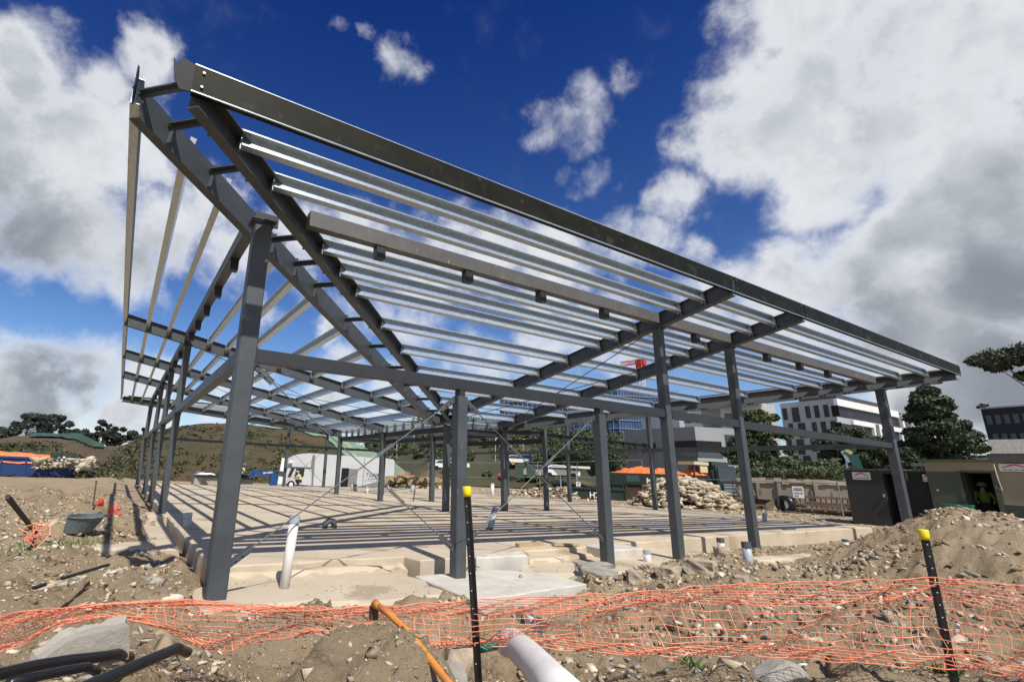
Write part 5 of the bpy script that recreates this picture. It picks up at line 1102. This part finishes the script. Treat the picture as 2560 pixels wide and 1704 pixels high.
for i in range(230): p = A(rng.uniform(82, 215), rng.uniform(1058, 1078), rng.uniform(41, 46)); x.append(p)
x = np.array(x); zmap = {(round(a,5), round(b_,5)): z for a, b_, z in x}
o = stones('pale_rubble', x[:,0], x[:,1], .14+.34*rng.random(len(x))**2.5, [.35,.05,.2,0,.4], .3, lambda a, b_: x[:,2], .7); tag(o, 'pale broken concrete heaped beside the blue skip on the far left', 'rubble', kind='stuff')
# green tipper truck
TG = mat('truck_green', (.010,.030,.027), (.008,.022,.02), rough=.35, coat=.3)
c = A(1640,1140,44.5); a = va(1640)-.55; ca, sa = math.cos(a), math.sin(a); t = thing('tipper_truck', 'dark green truck cab with a silver grille behind the heap of broken slabs', 'truck', (c[0], c[1], -.3))
f = lambda x, y, z: (c[0]+x*ca-y*sa, c[1]+x*sa+y*ca, z)
def hx(b, x0, x1, y0, y1, z0, z1, tx_=0., sl=0.): b.hexa([f(x0,y0,z0),f(x1+sl,y0,z0),f(x1+sl,y1,z0),f(x0,y1,z0),f(x0,y0,z1),f(x1,y0,z1),f(x1,y1,z1),f(x0,y1,z1)])
zc = A(1640,1066,44.5)[2]
b = MB(); hx(b, -.9,1.15,-1.2,1.2,.35,zc-.15,0,.12); b.build('cab', TG, t)
b = MB(); hx(b, 1.12,1.22,-1.05,1.05,1.35,2.35,0,.06); b.build('windscreen', GLASS, t)
b = MB(); hx(b, .1,.8,-1.23,-1.18,1.4,2.25); b.build('side_window', GLASS, t)
b = MB(); hx(b, 1.26,1.33,-.7,.7,.55,1.15); b.build('grille', PVCD, t)
b = MB(); [hx(b, 1.30,1.36,-.75,.75,z,z+.06) for z in (.5,.75,1.0,1.18)]; b.build('grille_bars', GALV, t)
b = MB(); hx(b, 1.2,1.45,-1.22,1.22,.0,.42); b.build('bumper', TG, t)
for y_ in (-1.02,.82): b = MB(); hx(b, 1.42,1.49,y_,y_+.25,.18,.36); b.build('headlight', WHITE, t)
b = MB(); hx(b, -6.5,-1.0,-1.2,1.2,.9,2.0); b.build('tipper_body', SKG, t)
b = MB(); hx(b, -1.0,.8,-1.0,1.0,zc-.15,zc+.12); b.build('roof_deflector', TG, t)
for x_ in (.2,-3.8,-5.1):
    b = MB(); b.tube([f(x_,-1.22,.25), f(x_,-.9,.25)], .5, 18); w_ = b.build('wheel', BLACK, t); b = MB(); b.tube([f(x_,-1.235,.25), f(x_,-1.15,.25)], .25, 12); b.build('rim', GALV, w_)
b = MB(); hx(b, .95,1.1,-1.55,-1.3,1.5,2.2); b.build('mirror', BLACK, t)
# yellow topped loader mast beside it
c = A(1603,1140,42.5); t = thing('loader_mast', 'cream roofed machine mast left of the green truck cab', 'machine', (c[0], c[1], -.3)); zc = A(1603,1062,42.5)[2]; CRM = mat('cream_paint', (.62,.52,.33), (.5,.4,.24), rough=.6)
b = MB(); b.box(c[0]-.9,c[0]+.9,c[1]-.6,c[1]+.6,zc-.22,zc); b.build('canopy', CRM, t)
b = MB(); [b.box(c[0]+x_-.05,c[0]+x_+.05,c[1]-.5,c[1]-.4,-.3,zc-.22) for x_ in (-.75,.2,.7)]; b.build('posts', RUST, t)
b = MB(); b.box(c[0]-.3,c[0]+.6,c[1]-.66,c[1]-.6,zc-.75,zc-.3); b.build('plate', CRM, t)
# excavator buckets
BKM = mat('bucket_steel', (.17,.115,.075), (.10,.07,.048), rough=.8, scale=2.5, detail=8)
def bucket(label, x, y, d, w, s, ang, grap=False):
    c = A(x, y, d); c[2] = -.2; t = thing('excavator_bucket', label, 'excavator bucket', c, 'excavator buckets in the yard'); a = va(x)+ang; ca, sa = math.cos(a), math.sin(a)
    f = lambda u, v, z: np.array((c[0]+u*ca-v*sa, c[1]+u*sa+v*ca, c[2]+z)); prof = [(s*(-.2+1.0*math.cos(q)), s*(.62+.62*math.sin(q))) for q in np.linspace(-2.9, .5, 12)]
    b = MB(); n = len(prof); vs = [f(-w, v, z) for v, z in prof]+[f(w, v, z) for v, z in prof]+[f(-w, v*.93+.0, .04*s+z*.93) for v, z in prof]+[f(w, v*.93, .04*s+z*.93) for v, z in prof]
    b.add(vs, [(i, i+1, n+i+1, n+i) for i in range(n-1)]+[(2*n+i, 3*n+i, 3*n+i+1, 2*n+i+1) for i in range(n-1)]+[(0,n,3*n,2*n),(n-1,3*n-1,4*n-1,2*n-1)]); b.build('shell', BKM, t, True)
    b = MB()
    for u in (-w, w):
        k_ = 1 if u > 0 else -1; ps = [f(u, v, z) for v, z in prof]; ps2 = [f(u+.05*k_, v, z) for v, z in prof]; b.add(ps+ps2, [tuple(range(n)), tuple(range(2*n-1, n-1, -1))]+[(i, i+1, n+i+1, n+i) for i in range(n-1)])
    b.build('side_plates', BKM, t)
    b = MB(); [b.beam(f(u, -s*1.1, s*.45), f(u, -s*1.35, s*.25), .12, .06) for u in np.linspace(-w*.9, w*.9, 5)]; b.build('teeth', RUST, t)
    for u in (-w*.35, w*.35): b = MB(); b.prism([(-.2*s,0),(.35*s,0),(.1*s,.5*s),(-.1*s,.5*s)], f(u-.04, .0, s*1.2), f(u+.04, .0, s*1.2), (-sa,ca,0), (0,0,1)); b.build('mounting_ear', BKM, t)
    if grap:
        b = MB(); [b.box(0,0,0,0,0,0) if False else b.beam(f(u, -s*1.0, .15), f(u, -s*.9, s*1.25), .05, .05, (1,0,0)) for u in np.linspace(-w, w, 12)]; b.beam(f(-w,-s*.95,s*1.25), f(w,-s*.95,s*1.25), .1, .12); b.beam(f(-w,-s*.95,s*.7), f(w,-s*.95,s*.7), .1, .1); b.build('slats', BKM, t)
bucket('rounded brown excavator bucket with its back to the slab, left of the tall right column', 1712, 1158, 38, .85, .75, .25)
bucket('second bucket lying open right behind the tall right column', 1745, 1158, 38.5, .6, .7, -.4)
bucket('slatted sieve bucket in front of the dark shed', 1895, 1164, 37, 1.25, .75, .05, True)
p = A(1806,1156,36.5); b = MB(); b.ring((p[0]-.2,p[1],.25), (p[0]+.25,p[1]-.1,.28), .5, .28, 18); tag(b.build('tyre', BLACK, None, True), 'black tyre lying in the dirt between the buckets', 'tyre')
rock((A(1838,1156,37)[0], A(1838,1156,37)[1], .0), .75, BKM, 'brown lump of rusty scrap behind the tyre', 81, 'scrap_lump', 'scrap', None, (1.3,.8,.6))
# boards on the temporary fence
def board(label, x0, x1, y0, y1, d, parts, nm='sign'):
    a, b2 = A(x0, y1, d), A(x1, y1, d); z1 = A(x0, y0, d)[2]; z0 = a[2]; t = thing(nm, label, 'sign', (a+b2)/2); b = MB(); wall_panel(b, a, b2, 0, 1, z0, z1, .03); b.build('board', WHITE, t)
    for (s0, s1, u0, u1, mt) in parts: b = MB(); wall_panel(b, a, b2, s0, s1, z0+(z1-z0)*u0, z0+(z1-z0)*u1, .036); b.build('print', mt, t)
    return t, a, b2, z0, z1
GP = mat('grey_print', (.3,.3,.31), rough=.6)
board('white printed notice board on the temporary fence before the retaining wall', 1826, 1851, 1118, 1144, 35.5, [(.08,.92,.62,.72,PVCD),(.1,.9,.76,.9,GP),(.1,.35,.32,.5,GP),(.4,.62,.32,.5,GP),(.68,.9,.32,.5,GP),(.1,.5,.08,.24,GP)])
board('small white notice on the far fence beside the inner columns', 1326, 1336, 1108, 1122, 54, [(.2,.8,.6,.9,GP),(.1,.9,.15,.4,GP)])
for i, (x_, y_) in enumerate(((1786,1153),(1880,1156),(1408,1130),(1470,1140))):
    p = G(x_, y_, -.12) if i < 2 else A(x_, y_, 41); p[2] = -.15; b = MB(); b.box(p[0]-.32,p[0]+.32,p[1]-.14,p[1]+.14,-.18,.0); b.box(p[0]-.1,p[0]+.1,p[1]-.1,p[1]+.1,0,.06); tag(b.build('fence_foot', RED), ['red fence foot before the tyre','red fence foot before the slatted bucket','red fence foot by the small green skip','red fence foot left of the tall skip'][i], 'fence foot', 'red feet of the temporary fence')
# bins, cars, carport, poles in the distance
BG = mat('bin_green', (.06,.085,.06), (.05,.07,.05), rough=.5)
for x0, x1, yt, yb, lb in ((1186,1204,1067,1097,'pale green waste container left behind the courtyard columns'),(1212,1232,1068,1098,'darker green waste container right of the pale one')):
    a, b2 = A(x0, yb, 60), A(x1, yb, 60); zt = A(x0, yt, 60)[2]; z0 = a[2]; t = thing('waste_container', lb, 'waste container', (a+b2)/2); d = (b2-a); d /= np.linalg.norm(d); n2 = np.array((-d[1], d[0], 0)); w_ = np.linalg.norm(b2-a)
    b = MB(); b.hexa([a, b2, b2+n2, a+n2, a-n2*.1-d*.05+(0,0,zt-z0-.2), b2-n2*.1+d*.05+(0,0,zt-z0-.2), b2+n2*1.05+d*.05+(0,0,zt-z0-.2), a+n2*1.05-d*.05+(0,0,zt-z0-.2)]); b.build('body', BG, t)
    b = MB(); o_ = np.array((0,0,zt-z0-.2)); b.hexa([a-n2*.15+o_, b2-n2*.15+o_, b2+n2*1.1+o_, a+n2*1.1+o_, a-n2*.1+o_+(0,0,.08), b2-n2*.1+o_+(0,0,.08), b2+n2*.9+o_+(0,0,.25), a+n2*.9+o_+(0,0,.25)]); b.build('lid', SKG, t)
def car(label, x, yb, d, ang, L, H_, mt, group='cars parked beyond the yard'):
    c = A(x, yb, d); t = thing('parked_car', label, 'car', c, group); a = va(x)+ang; ca, sa = math.cos(a), math.sin(a); f = lambda u, v, z: (c[0]+u*ca-v*sa, c[1]+u*sa+v*ca, c[2]+z*H_)
    pr = [(-.5,.22),(.5,.22),(.5,.5),(.47,.58),(.22,.62),(.10,.97),(-.25,1.),(-.42,.66),(-.5,.6)]; b = MB(); n = len(pr); b.add([f(u*L,-.85,z) for u, z in pr]+[f(u*L,.85,z) for u, z in pr], [(i,(i+1)%n,n+(i+1)%n,n+i) for i in range(n)]+[tuple(range(n-1,-1,-1)), tuple(range(n,2*n))]); b.build('body', mt, t)
    b = MB(); w_ = [(.19,.64),(.085,.93),(-.24,.95),(-.38,.66)]; b.add([f(u*L,-.862,z) for u, z in w_]+[f(u*L,.862,z) for u, z in w_], [(0,1,2,3),(7,6,5,4),(0,4,5,1),(2,6,7,3)]); b.build('windows', GLASS, t)
    for u in (-.31,.32): b = MB(); b.tube([f(u*L,-.88,.2), f(u*L,-.6,.2)], .31, 14); b.build('wheel', BLACK, t); b = MB(); b.tube([f(u*L,.6,.2), f(u*L,.88,.2)], .31, 14); b.build('wheel', BLACK, t)
SILV = mat('silver_paint', (.5,.51,.52), rough=.3, metal=.4); CARD = mat('dark_car_paint', (.03,.032,.036), rough=.3)
car('silver car under the left half of the white carport', 1243, 1099, 64, .2, 4.3, 1.5, SILV); car('grey car under the middle of the carport', 1266, 1099, 65, .1, 4.2, 1.45, CARD); car('white car under the right half of the carport', 1290, 1099, 64, .1, 4.3, 1.5, WHITE)
car('white car at the edge of the car park left of the middle column', 1020, 1080, 82, .3, 4.4, 1.5, WHITE); car('white van like car beside it, nearer the middle column', 1046, 1079, 83, .1, 4.6, 1.7, WHITE)
car('dark car with only its roof showing behind the courtyard', 1004, 1077, 86, .1, 4.6, 1.6, CARD); car('white car beyond the waste containers', 1190, 1069, 84, .1, 4.4, 1.5, WHITE); car('blue car behind the darker waste container', 1214, 1068, 86, .2, 4.3, 1.5, mat('blue_car', (.05,.14,.32), rough=.35))
t = thing('carport', 'flat white roofed carport over parked cars beyond the fence', 'carport', A(1270,1098,66)); p, q = A(1218,1073,64), A(1328,1076,62); b = MB(); d = q-p; d[2] = 0; d /= np.linalg.norm(d); n2 = np.array((-d[1], d[0], 0)); q[2] = p[2]
b.hexa([p, q, q+n2*5, p+n2*5, p+(0,0,.16), q+(0,0,.16), q+n2*5+(0,0,.3), p+n2*5+(0,0,.3)]); b.build('roof', WHITE, t)
for s_ in (.18,.62,.95): b = MB(); u = p+(q-p)*s_+n2*.6; b.tube([u-(0,0,2.2), u], .06, 8); b.build('post', GALV, t)
for i, (x_, yt, yb, d) in enumerate([(913,1012,1090,92),(952,1004,1092,96),(1140,1010,1084,88),(1204,1012,1076,94),(904,1014,1080,120)]):
    t = thing('lamp_post', ['lamp post with a curved head on the grassy slope behind the truck','tall pole on the slope right of the curved lamp post','grey pole right of the middle column','white capped pole beyond the waste containers','thin pole at the crest behind the truck'][i], 'lamp post', A(x_, yb, d), 'poles beyond the yard')
    b = MB(); b.tube([A(x_, yb, d), A(x_, yt, d)], .10, 6, True, .06); b.build('pole', GALV if i != 1 else mat('pale_timber_pole', (.35,.3,.22), rough=.9), t)
    b = MB(); p = A(x_, yt, d); b.beam(p, p+np.array((-.9,.2,.05)) if i in (0,4) else p+np.array((.2,0,.2)), .16, .12); b.build('lamp_head', WHITE, t)
t, *_ = board('round orange road sign on the slope behind the courtyard', 1178, 1184, 1061, 1068, 76, [(.0,1.,.0,1.,mat('orange_sign', (.75,.33,.03), rough=.5))]); 
rg = np.random.default_rng(3)
for i, (x_, y_, lb) in enumerate(((1155,1093,'heap of orange red plastic beside the middle column in the yard'),)):
    p = A(x_, y_, 56); rock((p[0], p[1], p[2]-.2), .8, RED, lb, 90, 'plastic_heap', 'heap', None, (1.2,.7,.5)); p = A(x_+14, y_+1, 56); rock((p[0], p[1], p[2]-.3), .9, BLACK, 'dark heap of scrap right of the orange red plastic', 91, 'scrap_heap', 'heap', None, (1.6,.7,.5))
# ------------------------------------------------------------------ site sheds
XS = 26.3; pA, pB = (XS, 5.), (XS, -6.)
SP = lambda x, y: PL(x, y, pA, pB)
SHD = mat('dark_shed_paint', (.040,.040,.036), (.032,.032,.029), rough=.6, scale=1.5); SHG = mat('olive_panel', (.085,.095,.07), (.07,.08,.06), rough=.6, scale=1); SHB = mat('beige_sheet', (.44,.38,.27), (.37,.31,.22), rough=.65, scale=1); SHGB = mat('green_sheet', (.085,.11,.075), rough=.6)
yl, yr = SP(1948,1120)[1], SP(2084,1120)[1]; zt = SP(1965,1081)[2]
t = thing('site_shed', 'small dark shed with an open doorway behind the corner column', 'shed', (XS, (yl+yr)/2, -.2))
yd0, yd1 = SP(2036,1120)[1], SP(2079,1120)[1]
b = MB(); b.box(XS, XS+2.4, yd0, yl, -.2, zt); b.box(XS, XS+2.4, yr, yd1, -.2, zt); b.box(XS+2.2, XS+2.4, yd1, yd0, -.2, zt); b.box(XS, XS+2.2, yd1, yd0, zt-.12, zt); b.build('walls', SHD, t)
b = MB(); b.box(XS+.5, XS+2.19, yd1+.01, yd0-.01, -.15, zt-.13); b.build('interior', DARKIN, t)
b = MB(); b.box(XS-.06, XS+2.5, yr-.05, yl+.05, zt, zt+.07); b.build('roof', PVCD, t)
b = MB(); b.box(XS-.06, XS-.0, yd0+.06, yd0+.1, 1.0, 1.12); b.build('handle', GALV, t)
def red_sign(label, x0, x1, y0, y1, xo):
    a, c = SP(x0, y1), SP(x1, y0); t = thing('sign', label, 'sign', (XS-xo, (a[1]+c[1])/2, (a[2]+c[2])/2), 'white signs with a red gable on the sheds'); ya, yb, za, zb = a[1], c[1], a[2], c[2]; b = MB(); b.box(XS-xo-.02, XS-xo+.0, yb, ya, za, zb); b.build('board', WHITE, t)
    w_, h_ = yb-ya, zb-za; b = MB(); P2 = lambda u, v, dx=0: (XS-xo-.026-dx, ya+w_*u, za+h_*v); pts = [(.1,.55),(.42,.93),(.58,.93),(.92,.50),(.92,.40),(.70,.62),(.5,.80),(.3,.62),(.1,.45)]
    b.add([P2(*p) for p in pts]+[P2(*p, -.006) for p in pts], [tuple(range(9)), tuple(range(17,8,-1))]+[(i,(i+1)%9,9+(i+1)%9,9+i) for i in range(9)]); b.build('red_gable', RED, t)
    b = MB(); [b.box(XS-xo-.026, XS-xo-.021, ya+w_*(u+.12), ya+w_*u, za+h_*.14, za+h_*.27) for u in (.12,.30,.48,.66,.80)]; b.build('print', GP, t)
red_sign('white sign with a red gable on the dark shed', 1963, 2001, 1086, 1102, 0)
# corrugated gate between the sheds
y0_, y1_ = SP(2090,1120)[1], SP(2146,1120)[1]; zt2 = SP(2100,1086)[2]; t = thing('gate_panel', 'dark corrugated gate between the dark shed and the beige shed', 'gate', (XS+.1, (y0_+y1_)/2, -.2))
b = MB(); n_ = 60; vs = []
for i in range(n_+1):
    y_ = y0_+(y1_-y0_)*i/n_; d = .03 if (i//2) % 2 else 0; vs += [(XS+.12-d, y_, -.2), (XS+.12-d, y_, zt2)]
vs2 = [(p[0]+.02, p[1], p[2]) for p in vs]; m_ = len(vs); b.add(vs+vs2, [(2*i,2*i+2,2*i+3,2*i+1) for i in range(n_)]+[(m_+2*i,m_+2*i+1,m_+2*i+3,m_+2*i+2) for i in range(n_)]); b.build('corrugated_sheet', SHD, t)
b = MB(); b.box(XS+.02, XS+.18, y1_, y0_, zt2, zt2+.07); b.build('top_rail', STEELD, t)
red_sign('small upright white sign with a red gable on the corrugated gate', 2124, 2137, 1091, 1107, -.05)
b = MB(); a_, c_ = SP(2093,1066), SP(2150,1078)
for z in (0, .3): b.beam((XS+1.2, a_[1]+.3, a_[2]-z), (XS+1.2, c_[1]-.1, a_[2]-z), .08, .12)
for i in range(5): y_ = a_[1]+(c_[1]-a_[1])*i/4; b.beam((XS+1.2, y_, a_[2]-.3), (XS+1.2, y_, a_[2]), .05, .05, (1,0,0))
tag(b.build('pipe_rack', FEN), 'rack of pale pipes stacked above the corrugated gate', 'rack')
# beige shed
ya, yb = SP(2140,1120)[1], -9.0; zt3 = SP(2200,1063)[2]; d0, d1 = SP(2219,1120)[1], SP(2292,1130)[1]; zd = SP(2240,1086)[2]
t = thing('site_shed', 'long beige and olive site shed with a dark open doorway behind the spoil heap', 'shed', (XS-.1, ya, -.2)); X2 = XS-.1
b = MB(); b.box(X2, X2+3, d0, ya, -.2, zd); b.build('olive_wall', SHG, t)
b = MB(); b.box(X2+.05, X2+3, d1, ya, zd, zt3); b.box(X2+.05, X2+3, yb, d1, -.2, zt3); b.box(X2+2.9, X2+3, d1, d0, -.2, zd); b.build('beige_wall', SHB, t)
b = MB(); z = zd+.05
while z < zt3-.1: b.box(X2+.01, X2+.05, d1, ya, z, z+.035); z += .075
z = .95
while z < zt3-.1: b.box(X2+.01, X2+.05, yb, d1-.14, z, z+.035); z += .075
b.build('beige_cladding', SHB, t)
b = MB(); z = -.15
while z < .9: b.box(X2+.0, X2+.05, yb, d1-.14, z, z+.04); z += .075
b.box(X2+.03, X2+.045, yb, d1-.14, -.2, .93); b.build('green_cladding', SHGB, t)
b = MB(); b.box(X2-.02, X2+.08, d0, d0+.1, -.2, zd+.05); b.box(X2-.02, X2+.08, d1-.12, d1, -.2, zd+.05); b.box(X2-.02, X2+.08, d1, d0, zd, zd+.06); b.build('door_frame', SHG, t)
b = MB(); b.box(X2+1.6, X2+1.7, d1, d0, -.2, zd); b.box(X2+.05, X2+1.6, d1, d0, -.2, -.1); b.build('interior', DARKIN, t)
b = MB(); b.box(X2-.12, X2+3.2, yb-.1, ya+.1, zt3, zt3+.1); b.build('roof', SHGB, t)
b = MB(); a = SP(2160,1127); b.box(X2-.04, X2, a[1]-.03, a[1]+.03, a[2]-.03, a[2]+.03); b.build('door_knob', GALV, t)
red_sign('wide white sign with a red gable above the beige shed wall at the right edge', 2303, 2372, 1067, 1084, .12)
b = MB(); p, q = SP(2291,1068), SP(2311,1128); b.tube([p-(.25,0,0), (p+q)/2-(.3,0,.1), q-(.25,0,0), q-(.25,-.15,-.12)], .02, 6); tag(b.build('hanging_strap', mat('pale_strap', (.55,.47,.33), rough=.8)), 'pale strap hanging from the roof edge of the beige shed', 'strap')
p = SP(2212,1150); b = MB(); b.box(X2-.5, X2-.15, p[1]-.35, p[1]+.4, -.2, p[2]-.2); b.box(X2-.52, X2-.13, p[1]-.37, p[1]+.42, p[2]-.2, p[2]-.15); tag(b.build('green_bin_lid', mat('bright_green_lid', (.02,.22,.10), rough=.45)), 'bright green lidded box before the beige shed behind the heap', 'bin')
# excavator arm behind the dark shed
EXG = mat('excavator_green', (.03,.10,.075), (.02,.07,.055), rough=.45)
t = thing('excavator', 'green excavator with a bright striped boom behind the dark shed', 'excavator', A(1965,1100,40)); pp = lambda x, y: A(x, y, 40)
b = MB(); b.beam(pp(1942,1036), pp(1958,1062), .35, .35); b.build('dipper', GALV, t)
b = MB(); b.beam(pp(1944,1036), pp(1962,1046), .4, .4); b.beam(pp(1962,1046), pp(1976,1080), .4, .45); b.build('boom', EXG, t)
b = MB(); b.beam(pp(1946,1034.5), pp(1960,1043), .42, .2); b.build('bright_stripe', mat('lime_stripe', (.55,.6,.2), rough=.4), t)
b = MB(); p = pp(2010,1094); b.box(p[0]-1,p[0]+1.2,p[1]-1,p[1]+1,-.2,pp(1975,1086)[2]); b.build('house', EXG, t)
b = MB(); b.tube([pp(1940,1042), pp(1947,1050), pp(1948,1066), pp(1950,1078)], .05, 6); b.build('hose', GALV, t)
# ------------------------------------------------------------------ people
SKIN = mat('skin', (.42,.25,.17), rough=.6); HIV = mat('hi_vis_shirt', (.62,.58,.24), (.55,.5,.2), rough=.8, scale=8); NAVY = mat('navy_trousers', (.02,.024,.04), rough=.85); LIME = mat('lime_vest_shaded', (.17,.24,.03), rough=.8)  # lime vest: doorway shade put into its colour
def person(label, base, face, joints, shirt, zs, hat=True, hatm=None):
    """joints: dict of local points (x forward, y left, z up); one skinned body"""
    t = thing('person', label, 'person', base); ca, sa = math.cos(face), math.sin(face); f = lambda p: (p[0]*ca-p[1]*sa, p[0]*sa+p[1]*ca, p[2])
    names = list(joints); ed = [('pel','chest'),('chest','neck'),('neck','head'),('chest','shL'),('shL','elL'),('elL','haL'),('chest','shR'),('shR','elR'),('elR','haR'),('pel','hiL'),('hiL','knL'),('knL','anL'),('anL','toL'),('pel','hiR'),('hiR','knR'),('knR','anR'),('anR','toR')]
    rad = dict(pel=.15,chest=.165,neck=.06,head=.105,shL=.075,shR=.075,elL=.048,elR=.048,haL=.04,haR=.04,hiL=.095,hiR=.095,knL=.065,knR=.065,anL=.045,anR=.045,toL=.04,toR=.04)
    me = bpy.data.meshes.new('body'); me.from_pydata([f(joints[n]) for n in names], [(names.index(a), names.index(b)) for a, b in ed], []); o = bpy.data.objects.new('body', me); C.objects.link(o)
    sk = o.modifiers.new('s', 'SKIN'); o.modifiers.new('u', 'SUBSURF').levels = 1
    for n, v in zip(names, me.skin_vertices[0].data): v.radius = (rad[n], rad[n]*(.8 if n in ('chest','pel') else 1)); v.use_root = (n == 'pel')
    m2 = bpy.data.meshes.new_from_object(o.evaluated_get(bpy.context.evaluated_depsgraph_get())); bpy.data.objects.remove(o)
    m2.materials.clear(); [m2.materials.append(q) for q in (SKIN, shirt, NAVY)]
    J = {n: np.array(f(joints[n])) for n in names}; up_ = [J[n] for n in ('chest','shL','shR','elL','elR')]+[(J['pel']*.35+J['chest']*.65)]; lo = [J[n] for n in ('pel','hiL','hiR','knL','knR','anL','anR','toL','toR')]+[(J['knL']+J['anL'])/2,(J['knR']+J['anR'])/2,(J['hiL']+J['knL'])/2,(J['hiR']+J['knR'])/2]; sk_ = [J[n] for n in ('head','haL','haR','neck')]
    for p in m2.polygons:
        c = np.array(p.center); k_ = [min(np.linalg.norm(c-q) for q in L) for L in (sk_, up_, lo)]; p.material_index = int(np.argmin(k_)); p.use_smooth = True
    bo = bpy.data.objects.new('body', m2); C.objects.link(bo); bo.parent = t
    if hat:
        b = MB(); h = J['head']+np.array((0,0,.035)); rings = [(.135,.0),(.128,.05),(.10,.10),(.05,.125)]; vs = [h+np.array((r*math.cos(q), r*math.sin(q), z)) for r, z in rings for q in np.linspace(0, 2*math.pi, 13)[:-1]]
        b.add(vs, [(i*12+j, i*12+(j+1)%12, (i+1)*12+(j+1)%12, (i+1)*12+j) for i in range(3) for j in range(12)]+[tuple(range(36,48))]); b.tube([h+np.array((0,0,-.012)), h+np.array((0,0,.004))], .165, 14)
        ho = b.build('hard_hat', hatm or WHITE); ho.parent = t
    return t
base = A(556,1097,38.2); person('worker in a pale yellow shirt and white hard hat sitting on the concrete trough', (base[0], base[1], base[2]-.42), -.2, dict(pel=(0,0,.5),chest=(.04,0,.88),neck=(.06,0,1.08),head=(.09,0,1.24),shL=(.04,.2,1.0),elL=(.2,.24,.8),haL=(.42,.2,.78),shR=(.04,-.2,1.0),elR=(.2,-.24,.8),haR=(.42,-.18,.78),hiL=(.05,.1,.48),knL=(.46,.12,.52),anL=(.5,.12,.1),toL=(.66,.12,.04),hiR=(.05,-.1,.48),knR=(.46,-.12,.52),anR=(.5,-.12,.1),toR=(.66,-.12,.04)), HIV, 0)
base = G(677,1116,0); base[1] -= .0; person('worker in a yellow shirt and dark banded white hard hat crouching by the white truck', (base[0], base[1]-1.2, 0), 2.6, dict(pel=(-.12,0,.32),chest=(.06,0,.62),neck=(.14,0,.80),head=(.22,0,.94),shL=(.08,.2,.74),elL=(.26,.24,.56),haL=(.44,.16,.52),shR=(.08,-.2,.74),elR=(.26,-.24,.56),haR=(.44,-.16,.52),hiL=(-.08,.1,.3),knL=(.3,.16,.46),anL=(.08,.15,.08),toL=(.26,.15,.04),hiR=(-.08,-.1,.3),knR=(.3,-.16,.40),anR=(.02,-.15,.08),toR=(.2,-.15,.04)), HIV, 0)
p = SP(2251,1160); person('worker in a lime vest standing in the dark doorway of the beige shed', (X2+1.25, p[1]+.05, -.1), 3.4, dict(pel=(0,0,.92),chest=(.03,0,1.30),neck=(.05,0,1.5),head=(.08,0,1.65),shL=(.03,.2,1.42),elL=(.12,.26,1.16),haL=(.3,.2,1.05),shR=(.03,-.2,1.42),elR=(.12,-.26,1.16),haR=(.3,-.18,1.02),hiL=(0,.1,.9),knL=(.04,.11,.5),anL=(0,.11,.09),toL=(.16,.12,.04),hiR=(0,-.1,.9),knR=(.04,-.11,.5),anR=(0,-.11,.09),toR=(.16,-.12,.04)), LIME, 0, True, mat('hat_shaded', (.3,.3,.28)))  # vest and hat colours darkened to paint the doorway shade
